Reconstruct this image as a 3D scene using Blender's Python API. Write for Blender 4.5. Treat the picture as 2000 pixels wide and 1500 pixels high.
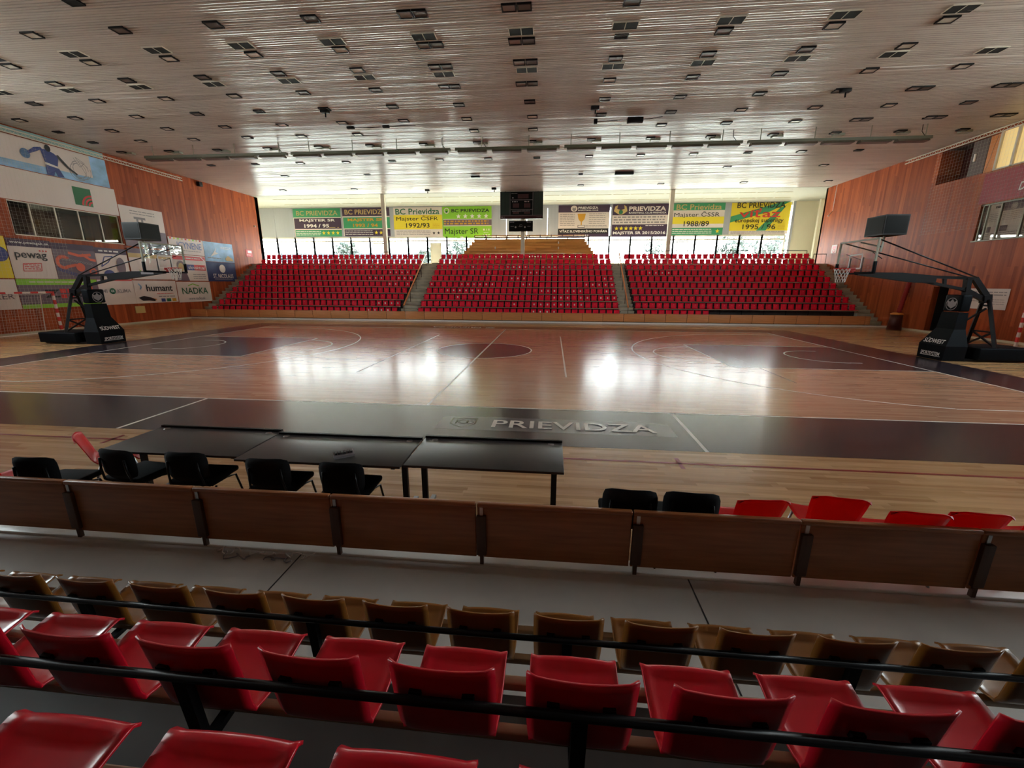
import bpy, bmesh, math, random
from math import sin, cos, pi, radians
from mathutils import Vector, Matrix
random.seed(7)
for o in list(bpy.data.objects): bpy.data.objects.remove(o)
SC = bpy.context.scene
COL = SC.collection

# ------------------------------------------------------------------ camera
cam_d = bpy.data.cameras.new('camera'); cam = bpy.data.objects.new('camera', cam_d); COL.objects.link(cam)
PIT, ROL, YAW, FPX = .2392, .0044, -.0946, 805.16
fwd = Vector((sin(YAW)*cos(PIT), cos(YAW)*cos(PIT), -sin(PIT)))
rgt0 = Vector((cos(YAW), -sin(YAW), 0)); up0 = rgt0.cross(fwd)
rgt = cos(ROL)*rgt0 + sin(ROL)*up0; upv = -sin(ROL)*rgt0 + cos(ROL)*up0
Mx = Matrix.Identity(4)
for i in range(3): Mx[i][0], Mx[i][1], Mx[i][2] = rgt[i], upv[i], -fwd[i]
Mx.translation = (2.562, -15.6676, 2.508)
cam.matrix_world = Mx
cam_d.sensor_fit = 'HORIZONTAL'; cam_d.sensor_width = 36; cam_d.lens = 36*FPX/2000
cam_d.clip_start = .05; cam_d.clip_end = 400
SC.camera = cam

# ------------------------------------------------------------------ daylight and exposure
SKY = 12.0
w = bpy.data.worlds.new('sky'); SC.world = w; w.use_nodes = True
nt = w.node_tree; nt.nodes.clear()
tc = nt.nodes.new('ShaderNodeTexCoord'); sp = nt.nodes.new('ShaderNodeSeparateXYZ'); rp = nt.nodes.new('ShaderNodeValToRGB')
bg = nt.nodes.new('ShaderNodeBackground'); wo = nt.nodes.new('ShaderNodeOutputWorld')
nt.links.new(tc.outputs['Generated'], sp.inputs[0]); nt.links.new(sp.outputs['Z'], rp.inputs[0])
nt.links.new(rp.outputs[0], bg.inputs[0]); nt.links.new(bg.outputs[0], wo.inputs[0])
e = rp.color_ramp.elements; e[0].position = 0; e[0].color = (.98, .98, .95, 1); e[1].position = .6; e[1].color = (.72, .87, 1, 1)
bg.inputs[1].default_value = SKY
def portal(name, loc, rot, sx, sy):
    l = bpy.data.lights.new(name, 'AREA'); l.shape = 'RECTANGLE'; l.size = sx; l.size_y = sy
    l.cycles.is_portal = True
    o = bpy.data.objects.new(name, l); COL.objects.link(o); o.location = loc; o.rotation_euler = rot
portal('window_daylight', (-1.7, 25.5, 5.5), (radians(-90), 0, 0), 50.2, 2.9)
sl = bpy.data.lights.new('sun', 'SUN'); sl.energy = 22; sl.angle = radians(2); sl.color = (1, .96, .88)
so = bpy.data.objects.new('sun', sl); COL.objects.link(so); so.rotation_euler = (radians(-32), 0, radians(14))
portal('left_added_daylight', (-23.4, -6.8, 7.8), (0, radians(-90), 0), 3.2, 8.8)  # this portal and the next serve the added side windows
portal('right_added_daylight', (23.4, -6.6, 7.8), (0, radians(90), 0), 3.2, 9.2)
SC.view_settings.view_transform = 'Standard'; SC.view_settings.look = 'None'
SC.view_settings.exposure = 1.15; SC.view_settings.gamma = 1.0; SC.view_settings.use_curve_mapping = False
try:
    SC.cycles.max_bounces = 10; SC.cycles.diffuse_bounces = 6; SC.cycles.glossy_bounces = 5
    SC.cycles.transparent_max_bounces = 12; SC.cycles.sample_clamp_indirect = 6; SC.cycles.caustics_reflective = False
except Exception: pass

# ------------------------------------------------------------------ materials
MATS = {}
def srgb(r, g, b):
    f = lambda c: (c/255/12.92) if c <= 10 else ((c/255+.055)/1.055)**2.4
    return (f(r), f(g), f(b), 1)
def pmat(name, col, rough=.5, metal=0, spec=.5, coat=0, var=0, scale=(8, 8, 8), bump=0, bscale=(30, 30, 30), coords='Object', emit=None, es=0):
    if name in MATS: return MATS[name]
    m = bpy.data.materials.new(name); m.use_nodes = True; n = m.node_tree; b = n.nodes['Principled BSDF']
    b.inputs['Base Color'].default_value = col if len(col) == 4 else (*col, 1)
    b.inputs['Roughness'].default_value = rough; b.inputs['Metallic'].default_value = metal
    b.inputs['Specular IOR Level'].default_value = spec; b.inputs['Coat Weight'].default_value = coat; b.inputs['Coat Roughness'].default_value = .12
    if emit: b.inputs['Emission Color'].default_value = emit; b.inputs['Emission Strength'].default_value = es
    if var or bump:
        tc = n.nodes.new('ShaderNodeTexCoord')
        def noise(sc):
            mp = n.nodes.new('ShaderNodeMapping'); mp.inputs['Scale'].default_value = sc
            nz = n.nodes.new('ShaderNodeTexNoise'); nz.inputs['Scale'].default_value = 1; nz.inputs['Detail'].default_value = 4
            n.links.new(tc.outputs[coords], mp.inputs[0]); n.links.new(mp.outputs[0], nz.inputs['Vector']); return nz
        if var:
            nz = noise(scale); r = n.nodes.new('ShaderNodeValToRGB'); c = b.inputs['Base Color'].default_value
            r.color_ramp.elements[0].position = .3; r.color_ramp.elements[1].position = .7
            r.color_ramp.elements[0].color = (*[x*(1-var) for x in c[:3]], 1); r.color_ramp.elements[1].color = (*[min(1, x*(1+var)) for x in c[:3]], 1)
            n.links.new(nz.outputs['Fac'], r.inputs[0]); n.links.new(r.outputs[0], b.inputs['Base Color'])
        if bump:
            nz = noise(bscale); bp = n.nodes.new('ShaderNodeBump'); bp.inputs['Strength'].default_value = bump; bp.inputs['Distance'].default_value = .01
            n.links.new(nz.outputs['Fac'], bp.inputs['Height']); n.links.new(bp.outputs[0], b.inputs['Normal'])
    MATS[name] = m; return m
def glassmat(name, tint=(1, 1, 1), gloss=.08, rough=.0):
    m = bpy.data.materials.new(name); m.use_nodes = True; n = m.node_tree; n.nodes.clear()
    t = n.nodes.new('ShaderNodeBsdfTransparent'); t.inputs[0].default_value = (*tint, 1)
    g = n.nodes.new('ShaderNodeBsdfGlossy'); g.inputs['Roughness'].default_value = rough
    mx = n.nodes.new('ShaderNodeMixShader'); o = n.nodes.new('ShaderNodeOutputMaterial')
    lw = n.nodes.new('ShaderNodeLayerWeight'); lw.inputs['Blend'].default_value = .5
    p = n.nodes.new('ShaderNodeMath'); p.operation = 'POWER'; p.inputs[1].default_value = 4
    a = n.nodes.new('ShaderNodeMath'); a.operation = 'MULTIPLY_ADD'; a.inputs[1].default_value = .6; a.inputs[2].default_value = gloss
    n.links.new(lw.outputs['Facing'], p.inputs[0]); n.links.new(p.outputs[0], a.inputs[0]); n.links.new(a.outputs[0], mx.inputs[0])
    n.links.new(t.outputs[0], mx.inputs[1]); n.links.new(g.outputs[0], mx.inputs[2]); n.links.new(mx.outputs[0], o.inputs[0])
    MATS[name] = m; return m
def planks(name, c1, c2, rough, axis_len, axis_w, width, length, coat=0, spec=.5, bump=.15, streak=(1, 40), tone=.25):
    """wood boards: axis_len / axis_w are 0,1,2 (object X,Y,Z); per-board tone plus grain streaks"""
    m = bpy.data.materials.new(name); m.use_nodes = True; n = m.node_tree; b = n.nodes['Principled BSDF']; L = n.links
    b.inputs['Roughness'].default_value = rough; b.inputs['Coat Weight'].default_value = coat; b.inputs['Coat Roughness'].default_value = .16; b.inputs['Specular IOR Level'].default_value = spec
    tc = n.nodes.new('ShaderNodeTexCoord'); s = n.nodes.new('ShaderNodeSeparateXYZ'); L.new(tc.outputs['Object'], s.inputs[0])
    def math(op, a, v=None):
        k = n.nodes.new('ShaderNodeMath'); k.operation = op; L.new(a, k.inputs[0])
        if v is not None:
            if isinstance(v, (int, float)): k.inputs[1].default_value = v
            else: L.new(v, k.inputs[1])
        return k.outputs[0]
    row = math('FLOOR', math('DIVIDE', s.outputs[axis_w], width))
    wn0 = n.nodes.new('ShaderNodeTexWhiteNoise'); wn0.noise_dimensions = '1D'; L.new(row, wn0.inputs['W'])
    seg = math('FLOOR', math('ADD', math('DIVIDE', s.outputs[axis_len], length), math('MULTIPLY', wn0.outputs['Value'], 7.3)))
    cb = n.nodes.new('ShaderNodeCombineXYZ'); L.new(row, cb.inputs[0]); L.new(seg, cb.inputs[1])
    wn = n.nodes.new('ShaderNodeTexWhiteNoise'); wn.noise_dimensions = '3D'; L.new(cb.outputs[0], wn.inputs['Vector'])
    mp = n.nodes.new('ShaderNodeMapping'); sc = [streak[1]]*3; sc[axis_len] = streak[0]; mp.inputs['Scale'].default_value = sc
    L.new(tc.outputs['Object'], mp.inputs[0])
    nz = n.nodes.new('ShaderNodeTexNoise'); nz.inputs['Scale'].default_value = 1; nz.inputs['Detail'].default_value = 3; L.new(mp.outputs[0], nz.inputs['Vector'])
    f = math('ADD', math('MULTIPLY', wn.outputs['Value'], tone*2), math('MULTIPLY', nz.outputs['Fac'], 1-tone))
    r = n.nodes.new('ShaderNodeValToRGB'); r.color_ramp.elements[0].position = .25; r.color_ramp.elements[1].position = .95
    r.color_ramp.elements[0].color = c1; r.color_ramp.elements[1].color = c2
    L.new(f, r.inputs[0]); L.new(r.outputs[0], b.inputs['Base Color'])
    if bump:
        bp = n.nodes.new('ShaderNodeBump'); bp.inputs['Strength'].default_value = bump; bp.inputs['Distance'].default_value = .004
        L.new(math('ADD', wn.outputs['Value'], nz.outputs['Fac']), bp.inputs['Height']); L.new(bp.outputs[0], b.inputs['Normal'])
    MATS[name] = m; return m

COURT = planks('court_boards', srgb(160, 108, 80), srgb(208, 158, 126), .23, 0, 1, .07, 1.1, coat=.35, bump=.06, streak=(1.2, 25), tone=.22)
OUTER = planks('run_off_boards', srgb(156, 110, 70), srgb(208, 164, 118), .25, 0, 1, .07, 1.1, coat=.3, bump=.06, streak=(1.2, 25), tone=.25)
PAINT = pmat('dark_court_paint', srgb(50, 38, 44), .23, spec=.5, coat=.25, var=.15, scale=(.8, 14, 1), bump=.03, bscale=(2, 60, 2))
GREYP = pmat('grey_court_paint', srgb(92, 88, 92), .22, coat=.3)
WHITEP = pmat('white_line_paint', srgb(225, 215, 205), .3)
DKRED = pmat('red_line_paint', srgb(140, 34, 36), .3)
VENEER = planks('wall_veneer', srgb(126, 52, 28), srgb(182, 92, 50), .5, 2, 1, .16, 3.2, coat=.0, spec=.18, bump=.05, streak=(.35, 9), tone=.22)
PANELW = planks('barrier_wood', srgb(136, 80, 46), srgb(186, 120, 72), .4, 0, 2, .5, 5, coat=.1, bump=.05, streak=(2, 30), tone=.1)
FARP = planks('far_barrier_wood', srgb(186, 122, 72), srgb(226, 160, 104), .4, 0, 2, .5, 5, coat=.1, bump=.05, streak=(2, 30), tone=.1)  # barrier wood again, lightened to make up for weak light on the far panels
POSTW = pmat('dark_post_wood', srgb(78, 50, 32), .45, var=.2, scale=(30, 30, 3))
BLEACH = planks('bleacher_wood', srgb(176, 118, 56), srgb(222, 168, 96), .35, 0, 2, .2, 2.5, coat=.1, bump=.04, streak=(1, 30), tone=.2)
CONC = pmat('stair_concrete', srgb(184, 178, 160), .8, var=.12, scale=(2, 2, 2), bump=.1)
NOSE = pmat('stair_nosing', srgb(196, 188, 165), .7)
GREYFL = pmat('grey_vinyl', srgb(196, 190, 184), .34, var=.12, scale=(1.2, 1.2, 1.2), bump=.03, bscale=(60, 60, 60))
CURB = pmat('white_curb', srgb(232, 230, 226), .3)
TIER = pmat('tier_floor', srgb(62, 54, 50), .6, var=.15, scale=(3, 3, 3))
SLAT = pmat('ceiling_slats', srgb(212, 202, 194), .22, metal=.0, spec=.6, var=.07, scale=(.15, 9, 1))
PLAST = pmat('cream_plaster', srgb(172, 169, 156), .7, var=.03, scale=(.6, .6, .6))
CREAM = pmat('cream_wall', srgb(218, 210, 190), .7, var=.04, scale=(.5, .5, .5))
BLIND = pmat('grey_blind', srgb(170, 172, 180), .6, var=.04, scale=(5, .4, .2))
WFRAME = pmat('window_frame', srgb(214, 206, 190), .5)
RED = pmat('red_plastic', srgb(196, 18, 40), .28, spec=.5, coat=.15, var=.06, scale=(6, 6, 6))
FARRED = pmat('far_red_plastic', srgb(228, 20, 56), .55, spec=.25, var=.06, scale=(6, 6, 6))  # same seat plastic, brightened and dulled to offset the light on the far stand
REDCH = pmat('bright_red_plastic', srgb(226, 10, 14), .35, spec=.4)
BROWNP = pmat('brown_plastic', srgb(134, 84, 30), .3, spec=.5, coat=.15, var=.08, scale=(6, 6, 6))
BLACK = pmat('black_metal', srgb(13, 12, 14), .42, spec=.25)
BLACKF = pmat('black_fabric', srgb(16, 16, 18), .9, spec=.2, var=.2, scale=(60, 60, 60))
PADV = pmat('black_vinyl', srgb(11, 13, 16), .6, spec=.08)
BEIGE = pmat('beige_rail', srgb(188, 164, 134), .35)
STEEL = pmat('steel', srgb(170, 170, 172), .3, metal=.9)
ALU = pmat('grey_painted_metal', srgb(150, 150, 132), .5)
DARK = pmat('dark_void', srgb(18, 16, 16), .8)
LGREY = pmat('lamp_pane', srgb(150, 140, 132), .3)
LPANE = pmat('pale_lamp_pane', srgb(226, 220, 208), .3)  # pale base colour holds the bright reflections on some unlit panes
QPANE = pmat('dim_lamp_pane', srgb(96, 86, 80), .4)
_n = REDCH.node_tree; _t = _n.nodes.new('ShaderNodeBsdfTranslucent'); _t.inputs[0].default_value = srgb(236, 16, 18); _m = _n.nodes.new('ShaderNodeMixShader'); _m.inputs[0].default_value = .5
_n.links.new(_n.nodes['Principled BSDF'].outputs[0], _m.inputs[1]); _n.links.new(_t.outputs[0], _m.inputs[2]); _n.links.new(_m.outputs[0], _n.nodes['Material Output'].inputs[0])
TABLEM = pmat('table_laminate', srgb(58, 54, 54), .35, var=.06, scale=(20, 20, 20))
WHITE = pmat('white_print', srgb(232, 226, 222), .55)
OFFW = pmat('white_cloth', srgb(222, 208, 202), .6, var=.03, scale=(1, 1, 1))
BLACKP = pmat('black_print', srgb(30, 26, 28), .5)
PURP = pmat('purple_print', srgb(66, 44, 70), .55)
GREEN = pmat('green_print', srgb(62, 150, 104), .55)
LIME = pmat('lime_print', srgb(140, 200, 50), .55)
YELL = pmat('yellow_print', srgb(232, 208, 50), .55)
GOLD = pmat('gold_print', srgb(206, 150, 40), .5)
REDP = pmat('red_print', srgb(206, 50, 48), .55)
BLUE = pmat('blue_print', srgb(62, 72, 134), .55)
SKYB = pmat('sky_blue_print', srgb(146, 186, 222), .55, var=.25, scale=(1, 1.3, 2))
NAVY = pmat('navy_print', srgb(40, 50, 104), .55)
GREYT = pmat('grey_print', srgb(140, 132, 134), .55)
MAUVE = pmat('mauve_print', srgb(112, 92, 104), .55)
TAN = pmat('tan_print', srgb(200, 170, 110), .55)
DGREEN = pmat('dark_green_print', srgb(36, 104, 70), .55)
GLASS = glassmat('window_glass', (.97, 1, .99), .03)
BGLASS = glassmat('backboard_glass', (.95, .98, .97), .05)
DGLASS = glassmat('box_glass', (.85, .83, .81), .05)
SCREEN = pmat('dark_screen', srgb(14, 16, 16), .3, spec=.1)
LED = pmat('dim_display', srgb(60, 18, 18), .3)
DGRN = pmat('green_board', srgb(18, 34, 26), .4)

# ------------------------------------------------------------------ mesh helpers
class MB:
    def __init__(s): s.v = []; s.f = []; s.mi = []; s.mats = []; s.sm = []
    def _m(s, m):
        if m not in s.mats: s.mats.append(m)
        return s.mats.index(m)
    def add(s, vs, fs, m, smooth=False):
        b = len(s.v); s.v += [tuple(v) for v in vs]; k = s._m(m)
        for f in fs: s.f.append(tuple(i+b for i in f)); s.mi.append(k); s.sm.append(smooth)
        return s
    def box(s, x0, x1, y0, y1, z0, z1, m):
        vs = [(x, y, z) for z in (z0, z1) for y in (y0, y1) for x in (x0, x1)]
        return s.add(vs, [(0, 2, 3, 1), (4, 5, 7, 6), (0, 1, 5, 4), (2, 6, 7, 3), (0, 4, 6, 2), (1, 3, 7, 5)], m)
    def bev(s, x0, x1, y0, y1, z0, z1, m, r=.01):
        bm = bmesh.new(); bmesh.ops.create_cube(bm, size=1)
        for v in bm.verts: v.co = ((x0+x1)/2+v.co.x*(x1-x0), (y0+y1)/2+v.co.y*(y1-y0), (z0+z1)/2+v.co.z*(z1-z0))
        bmesh.ops.bevel(bm, geom=bm.edges[:], offset=r, segments=2, profile=.6, affect='EDGES')
        bm.verts.index_update()
        s.add([v.co[:] for v in bm.verts], [[v.index for v in f.verts] for f in bm.faces], m, True); bm.free(); return s
    def tube(s, pts, r, m, n=8, cap=True, radii=None):
        pts = [Vector(p) for p in pts]; rings = []
        prev = None
        for i, p in enumerate(pts):
            a = pts[max(i-1, 0)]; c = pts[min(i+1, len(pts)-1)]; t = (c-a).normalized()
            if prev is None: u = t.orthogonal().normalized()
            else:
                u = prev-t*prev.dot(t); u = u.normalized() if u.length > 1e-6 else t.orthogonal().normalized()
            prev = u; v = t.cross(u); rr = radii[i] if radii else r
            rings.append([p+u*cos(2*pi*k/n)*rr+v*sin(2*pi*k/n)*rr for k in range(n)])
        vs = [q for R in rings for q in R]; fs = []
        for i in range(len(rings)-1):
            for k in range(n): fs.append((i*n+k, i*n+(k+1) % n, (i+1)*n+(k+1) % n, (i+1)*n+k))
        if cap: fs.append(tuple(range(n))[::-1]); fs.append(tuple((len(rings)-1)*n+k for k in range(n)))
        return s.add(vs, fs, m, True)
    def bar(s, a, b, wx, wz, m):
        """square bar from a to b"""
        a, b = Vector(a), Vector(b); t = (b-a).normalized(); u = t.cross(Vector((0, 0, 1)))
        u = u.normalized() if u.length > 1e-4 else Vector((1, 0, 0)); v = u.cross(t)
        vs = [p+u*i*wx/2+v*j*wz/2 for p in (a, b) for j in (-1, 1) for i in (-1, 1)]
        return s.add(vs, [(0, 2, 3, 1), (4, 5, 7, 6), (0, 1, 5, 4), (2, 6, 7, 3), (0, 4, 6, 2), (1, 3, 7, 5)], m)
    def prism(s, poly, axis, a, b, m):
        """poly: list of 2D points in the two other axes (ordered), extruded along axis from a to b"""
        def P(p, t):
            q = list(p); q.insert(axis, t); return q
        n = len(poly); vs = [P(p, a) for p in poly]+[P(p, b) for p in poly]
        fs = [tuple(range(n)), tuple(range(n, 2*n))[::-1]]+[(i, i+n, (i+1) % n+n, (i+1) % n) for i in range(n)]
        return s.add(vs, fs, m)
    def lathe(s, prof, c, m, n=20):
        vs = [(c[0]+r*cos(2*pi*k/n), c[1]+r*sin(2*pi*k/n), c[2]+z) for r, z in prof for k in range(n)]
        fs = [(i*n+k, i*n+(k+1) % n, (i+1)*n+(k+1) % n, (i+1)*n+k) for i in range(len(prof)-1) for k in range(n)]
        return s.add(vs, fs, m, True)
    def data(s, name):
        me = bpy.data.meshes.new(name); me.from_pydata(s.v, [], s.f)
        for m in s.mats: me.materials.append(m)
        me.polygons.foreach_set('material_index', s.mi); me.polygons.foreach_set('use_smooth', s.sm)
        bm = bmesh.new(); bm.from_mesh(me); bmesh.ops.recalc_face_normals(bm, faces=bm.faces[:]); bm.to_mesh(me); bm.free()
        me.update(); return me
    def build(s, name, parent=None, loc=None):
        o = bpy.data.objects.new(name, s.data(name)); COL.objects.link(o)
        if parent: o.parent = parent
        if loc: o.location = loc
        return o
def thing(name, label, cat, loc=(0, 0, 0), rz=0, group=None):
    o = bpy.data.objects.new(name, None); COL.objects.link(o); o.empty_display_size = .1
    o.location = loc; o.rotation_euler = (0, 0, rz); return tag(o, label, cat, group)
def tag(o, label, cat, group=None):
    o['label'] = label; o['category'] = cat
    if group: o['group'] = group
    return o
def struct(o): o['kind'] = 'structure'; return o
def dup(root, loc, rz=None, label=None, group=None):
    r = root.copy(); COL.objects.link(r); r.location = loc
    if rz is not None: r.rotation_euler = (0, 0, rz)
    if label: r['label'] = label
    if group: r['group'] = group
    for ch in list(root.children):
        c = ch.copy(); COL.objects.link(c); c.parent = r
        for g in list(ch.children):
            d = g.copy(); COL.objects.link(d); d.parent = c
    return r
WORDS = 'first second third fourth fifth sixth seventh eighth ninth tenth eleventh twelfth thirteenth fourteenth fifteenth sixteenth seventeenth eighteenth nineteenth twentieth'.split()
def nth(i):
    if i <= 20: return WORDS[i-1]
    return f"{i}{'st' if i % 10 == 1 else 'nd' if i % 10 == 2 else 'rd' if i % 10 == 3 else 'th'}"

# flat artwork: 2D shapes in metres, placed on a plane (origin, right, up) with normal = right x up
_TXT = {}
def text2d(s, bold=0, shear=0):
    key = (s, bold, shear)
    if key in _TXT: return _TXT[key]
    cu = bpy.data.curves.new('lettering', 'FONT'); cu.body = s; cu.size = 1; cu.offset = bold*.55; cu.shear = shear; cu.resolution_u = 3; cu.fill_mode = 'FRONT'
    o = bpy.data.objects.new('lettering', cu); COL.objects.link(o)
    dg = bpy.context.evaluated_depsgraph_get(); me = bpy.data.meshes.new_from_object(o.evaluated_get(dg))
    vs = [(v.co.x, v.co.y) for v in me.vertices]; fs = [tuple(p.vertices) for p in me.polygons]
    bpy.data.objects.remove(o); bpy.data.curves.remove(cu); bpy.data.meshes.remove(me)
    xs = [v[0] for v in vs]; ys = [v[1] for v in vs]
    x0, y0, sx, sy = min(xs), min(ys), max(xs)-min(xs), max(ys)-min(ys)
    _TXT[key] = ([((x-x0)/sx, (y-y0)/sy) for x, y in vs], fs); return _TXT[key]
class Art:
    def __init__(s, O, R, U, lift=.004, wave=None):
        s.O, s.R, s.U = Vector(O), Vector(R), Vector(U); s.N = s.R.cross(s.U); s.mb = MB(); s.lift = lift; s.wave = wave; s.lv = 0
    def P(s, u, v, lift=None):
        l = s.lift if lift is None else lift
        if s.wave: l += s.wave(u, v)
        return s.O+s.R*u+s.U*v+s.N*l
    def poly(s, pts, m, lv=0):
        if s.wave and len(pts) == 4 and (abs(pts[1][0]-pts[0][0]) > .5 or abs(pts[2][1]-pts[1][1]) > .5):   # follow the cloth
            a, b, c, d = pts; nu = max(1, int(abs(b[0]-a[0])/.12)); nv = max(1, int(abs(c[1]-b[1])/.2)); vs = []; fs = []
            for j in range(nv+1):
                for i in range(nu+1):
                    t, q = i/nu, j/nv
                    u = (a[0]*(1-t)+b[0]*t)*(1-q)+(d[0]*(1-t)+c[0]*t)*q; v = (a[1]*(1-t)+b[1]*t)*(1-q)+(d[1]*(1-t)+c[1]*t)*q
                    vs.append(s.P(u, v, s.lift+lv*.005))
            for j in range(nv):
                for i in range(nu): k = j*(nu+1)+i; fs.append((k, k+1, k+nu+2, k+nu+1))
            s.mb.add(vs, fs, m, True); return s
        if s.wave and len(pts) > 4: lv += 1.6
        s.mb.add([s.P(u, v, s.lift+lv*.005) for u, v in pts], [tuple(range(len(pts)))], m); return s
    def rect(s, u0, v0, u1, v1, m, lv=0): return s.poly([(u0, v0), (u1, v0), (u1, v1), (u0, v1)], m, lv)
    def disc(s, u, v, r, m, lv=0, n=24, ry=None):
        ry = ry or r; return s.poly([(u+r*cos(2*pi*k/n), v+ry*sin(2*pi*k/n)) for k in range(n)], m, lv)
    def star(s, u, v, r, m, lv=1):
        P = [(u+(r if k % 2 == 0 else r*.42)*sin(pi*k/5), v+(r if k % 2 == 0 else r*.42)*cos(pi*k/5)) for k in range(10)]
        for k in range(5): s.poly([(u, v), P[(2*k-1) % 10], P[2*k], P[(2*k+1) % 10]], m, lv)
        return s
    def line(s, pts, wd, m, lv=1):
        for a, b in zip(pts, pts[1:]):
            d = Vector((b[0]-a[0], b[1]-a[1])); n = Vector((-d.y, d.x)); n = n.normalized()*wd/2 if n.length else n
            s.mb.add([s.P(*q, s.lift+lv*.005) for q in ((a[0]+n.x, a[1]+n.y), (a[0]-n.x, a[1]-n.y), (b[0]-n.x, b[1]-n.y), (b[0]+n.x, b[1]+n.y))], [(0, 1, 2, 3)], m)
        return s
    def ring(s, u, v, r, wd, m, a0=0, a1=2*pi, lv=1, n=24, ry=None):
        ry = ry or r; return s.line([(u+r*cos(a0+(a1-a0)*k/n), v+ry*sin(a0+(a1-a0)*k/n)) for k in range(n+1)], wd, m, lv)
    def text(s, t, u0, v0, u1, v1, m, bold=.012, shear=0, lv=2):
        vs, fs = text2d(t, bold, shear)
        s.mb.add([s.P(u0+x*(u1-u0), v0+y*(v1-v0), s.lift+lv*.005) for x, y in vs], fs, m); return s
    def lines(s, u0, v0, u1, v1, n, m, th=None, seed=1, lv=1):
        """rows of tiny illegible print"""
        rr = random.Random(seed); h = (v1-v0)/n; th = th or h*.42
        for i in range(n):
            u = u0; v = v1-(i+.5)*h
            while u < u1-.05:
                wl = rr.uniform(.12, .42)*(1 if u1-u0 > 1 else .5); e = min(u+wl, u1); s.rect(u, v-th/2, e, v+th/2, m, lv); u = e+th*.9
        return s
    def build(s, name, parent): return s.mb.build(name, parent)

# ================================================================== SETTING
XL, XR, CZ = -23.0, 23.0, 9.6
# floor with its painted court
fb = MB()
fb.box(XL, XR, -12.42, 11.75, -.12, 0, OUTER)
def flat(x0, x1, y0, y1, z, m): fb.add([(x0, y0, z), (x1, y0, z), (x1, y1, z), (x0, y1, z)], [(0, 1, 2, 3)], m)
def fpoly(pts, z, m): fb.add([(x, y, z) for x, y in pts], [tuple(range(len(pts)))], m)
def farc(cx, cy, r, wd, a0, a1, z, m, n=60):
    for k in range(n):
        a, b = a0+(a1-a0)*k/n, a0+(a1-a0)*(k+1)/n
        fb.add([(cx+(r-wd)*cos(a), cy+(r-wd)*sin(a), z), (cx+r*cos(a), cy+r*sin(a), z), (cx+r*cos(b), cy+r*sin(b), z), (cx+(r-wd)*cos(b), cy+(r-wd)*sin(b), z)], [(0, 1, 2, 3)], m)
flat(-14, 14, -7.5, 7.5, .001, COURT)
flat(-15.75, 15.75, -9.5, -7.5, .0015, PAINT); flat(-15.75, 15.75, 7.5, 9.0, .0015, PAINT)
for sx in (-1, 1): flat(min(sx*14, sx*15.75), max(sx*14, sx*15.75), -7.5, 7.5, .0015, PAINT); flat(min(sx*14, sx*8.2), max(sx*14, sx*8.2), -2.45, 2.45, .0015, PAINT)
fpoly([(1.8*cos(2*pi*k/64), 1.8*sin(2*pi*k/64)) for k in range(64)], .0015, PAINT)
Z1 = .0025
flat(-14, 14, -7.55, -7.5, Z1, WHITEP); flat(-14, 14, 7.5, 7.55, Z1, WHITEP)
for sx in (-1, 1):
    flat(sx*14-.025, sx*14+.025, -7.55, 7.55, Z1, WHITEP); flat(sx*8.2-.025, sx*8.2+.025, -2.45, 2.45, Z1, WHITEP)
    for sy in (-1, 1): flat(min(sx*14, sx*8.2), max(sx*14, sx*8.2), sy*2.45-.02, sy*2.45+.02, Z1, WHITEP); flat(min(sx*14, sx*11.0), max(sx*14, sx*11.0), sy*6.6-.025, sy*6.6+.025, Z1, WHITEP)
    a = math.asin(6.6/6.75); c = -sx*12.425*-1
    if sx > 0: farc(12.425, 0, 6.75, .05, pi-a, pi+a, Z1, WHITEP); farc(8.2, 0, 1.8, .05, pi/2, 3*pi/2, Z1, WHITEP); farc(12.425, 0, 1.3, .05, pi/2, 3*pi/2, Z1, WHITEP)
    else: farc(-12.425, 0, 6.75, .05, -a, a, Z1, WHITEP); farc(-8.2, 0, 1.8, .05, -pi/2, pi/2, Z1, WHITEP); farc(-12.425, 0, 1.3, .05, -pi/2, pi/2, Z1, WHITEP)
    for sy in (-1.25, 1.25): flat(min(sx*12.8, sx*12.425), max(sx*12.8, sx*12.425), sy-.025, sy+.025, Z1, WHITEP)
    flat(sx*3-.025, sx*3+.025, -4.5, 4.5, Z1, WHITEP); flat(sx*9-.02, sx*9+.02, -4.5, 4.5, Z1, GREYP)
    flat(sx*5-.03, sx*5+.03, -9.5, -7.5, Z1, WHITEP)
farc(0, 0, 1.84, .05, 0, 2*pi, Z1, WHITEP)
flat(-.03, .03, -7.5, 7.6, Z1, WHITEP)
flat(-20, 20, -9.99, -9.94, Z1, DKRED)
for x in (-4.55, 4.45): flat(x-.03, x+.03, -10.15, -9.78, Z1, DKRED)
flat(19.4, 22.9, 6.9, 7.0, Z1, DKRED); flat(17.9, 22.9, 4.3, 4.38, Z1, DKRED)
flat(-22.8, -18.3, 4.9, 4.98, Z1, DKRED)
floor = struct(fb.build('floor'))
for flip, oy in ((1, -8.9), (-1, 8.52)):
    A = Art((.53*flip, oy, .0), (flip, 0, 0), (0, flip, 0), lift=.0025)
    A.rect(0, 0, 4.2, .73, GREYP if flip > 0 else PAINT, 0)
    A.line([(.22, .6), (.22, .3), (.45, .1), (.68, .3), (.68, .6), (.22, .6)], .03, PAINT if flip > 0 else WHITEP); A.line([(.32, .5), (.32, .28)], .03, PAINT if flip > 0 else WHITEP); A.ring(.45, .4, .09, .03, PAINT if flip > 0 else WHITEP); A.ring(.58, .4, .07, .03, PAINT if flip > 0 else WHITEP)
    A.text('PRIEVIDZA', 1.0, .15, 3.9, .55, WHITEP, .02)
    A.build('floor_lettering', floor)

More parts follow.
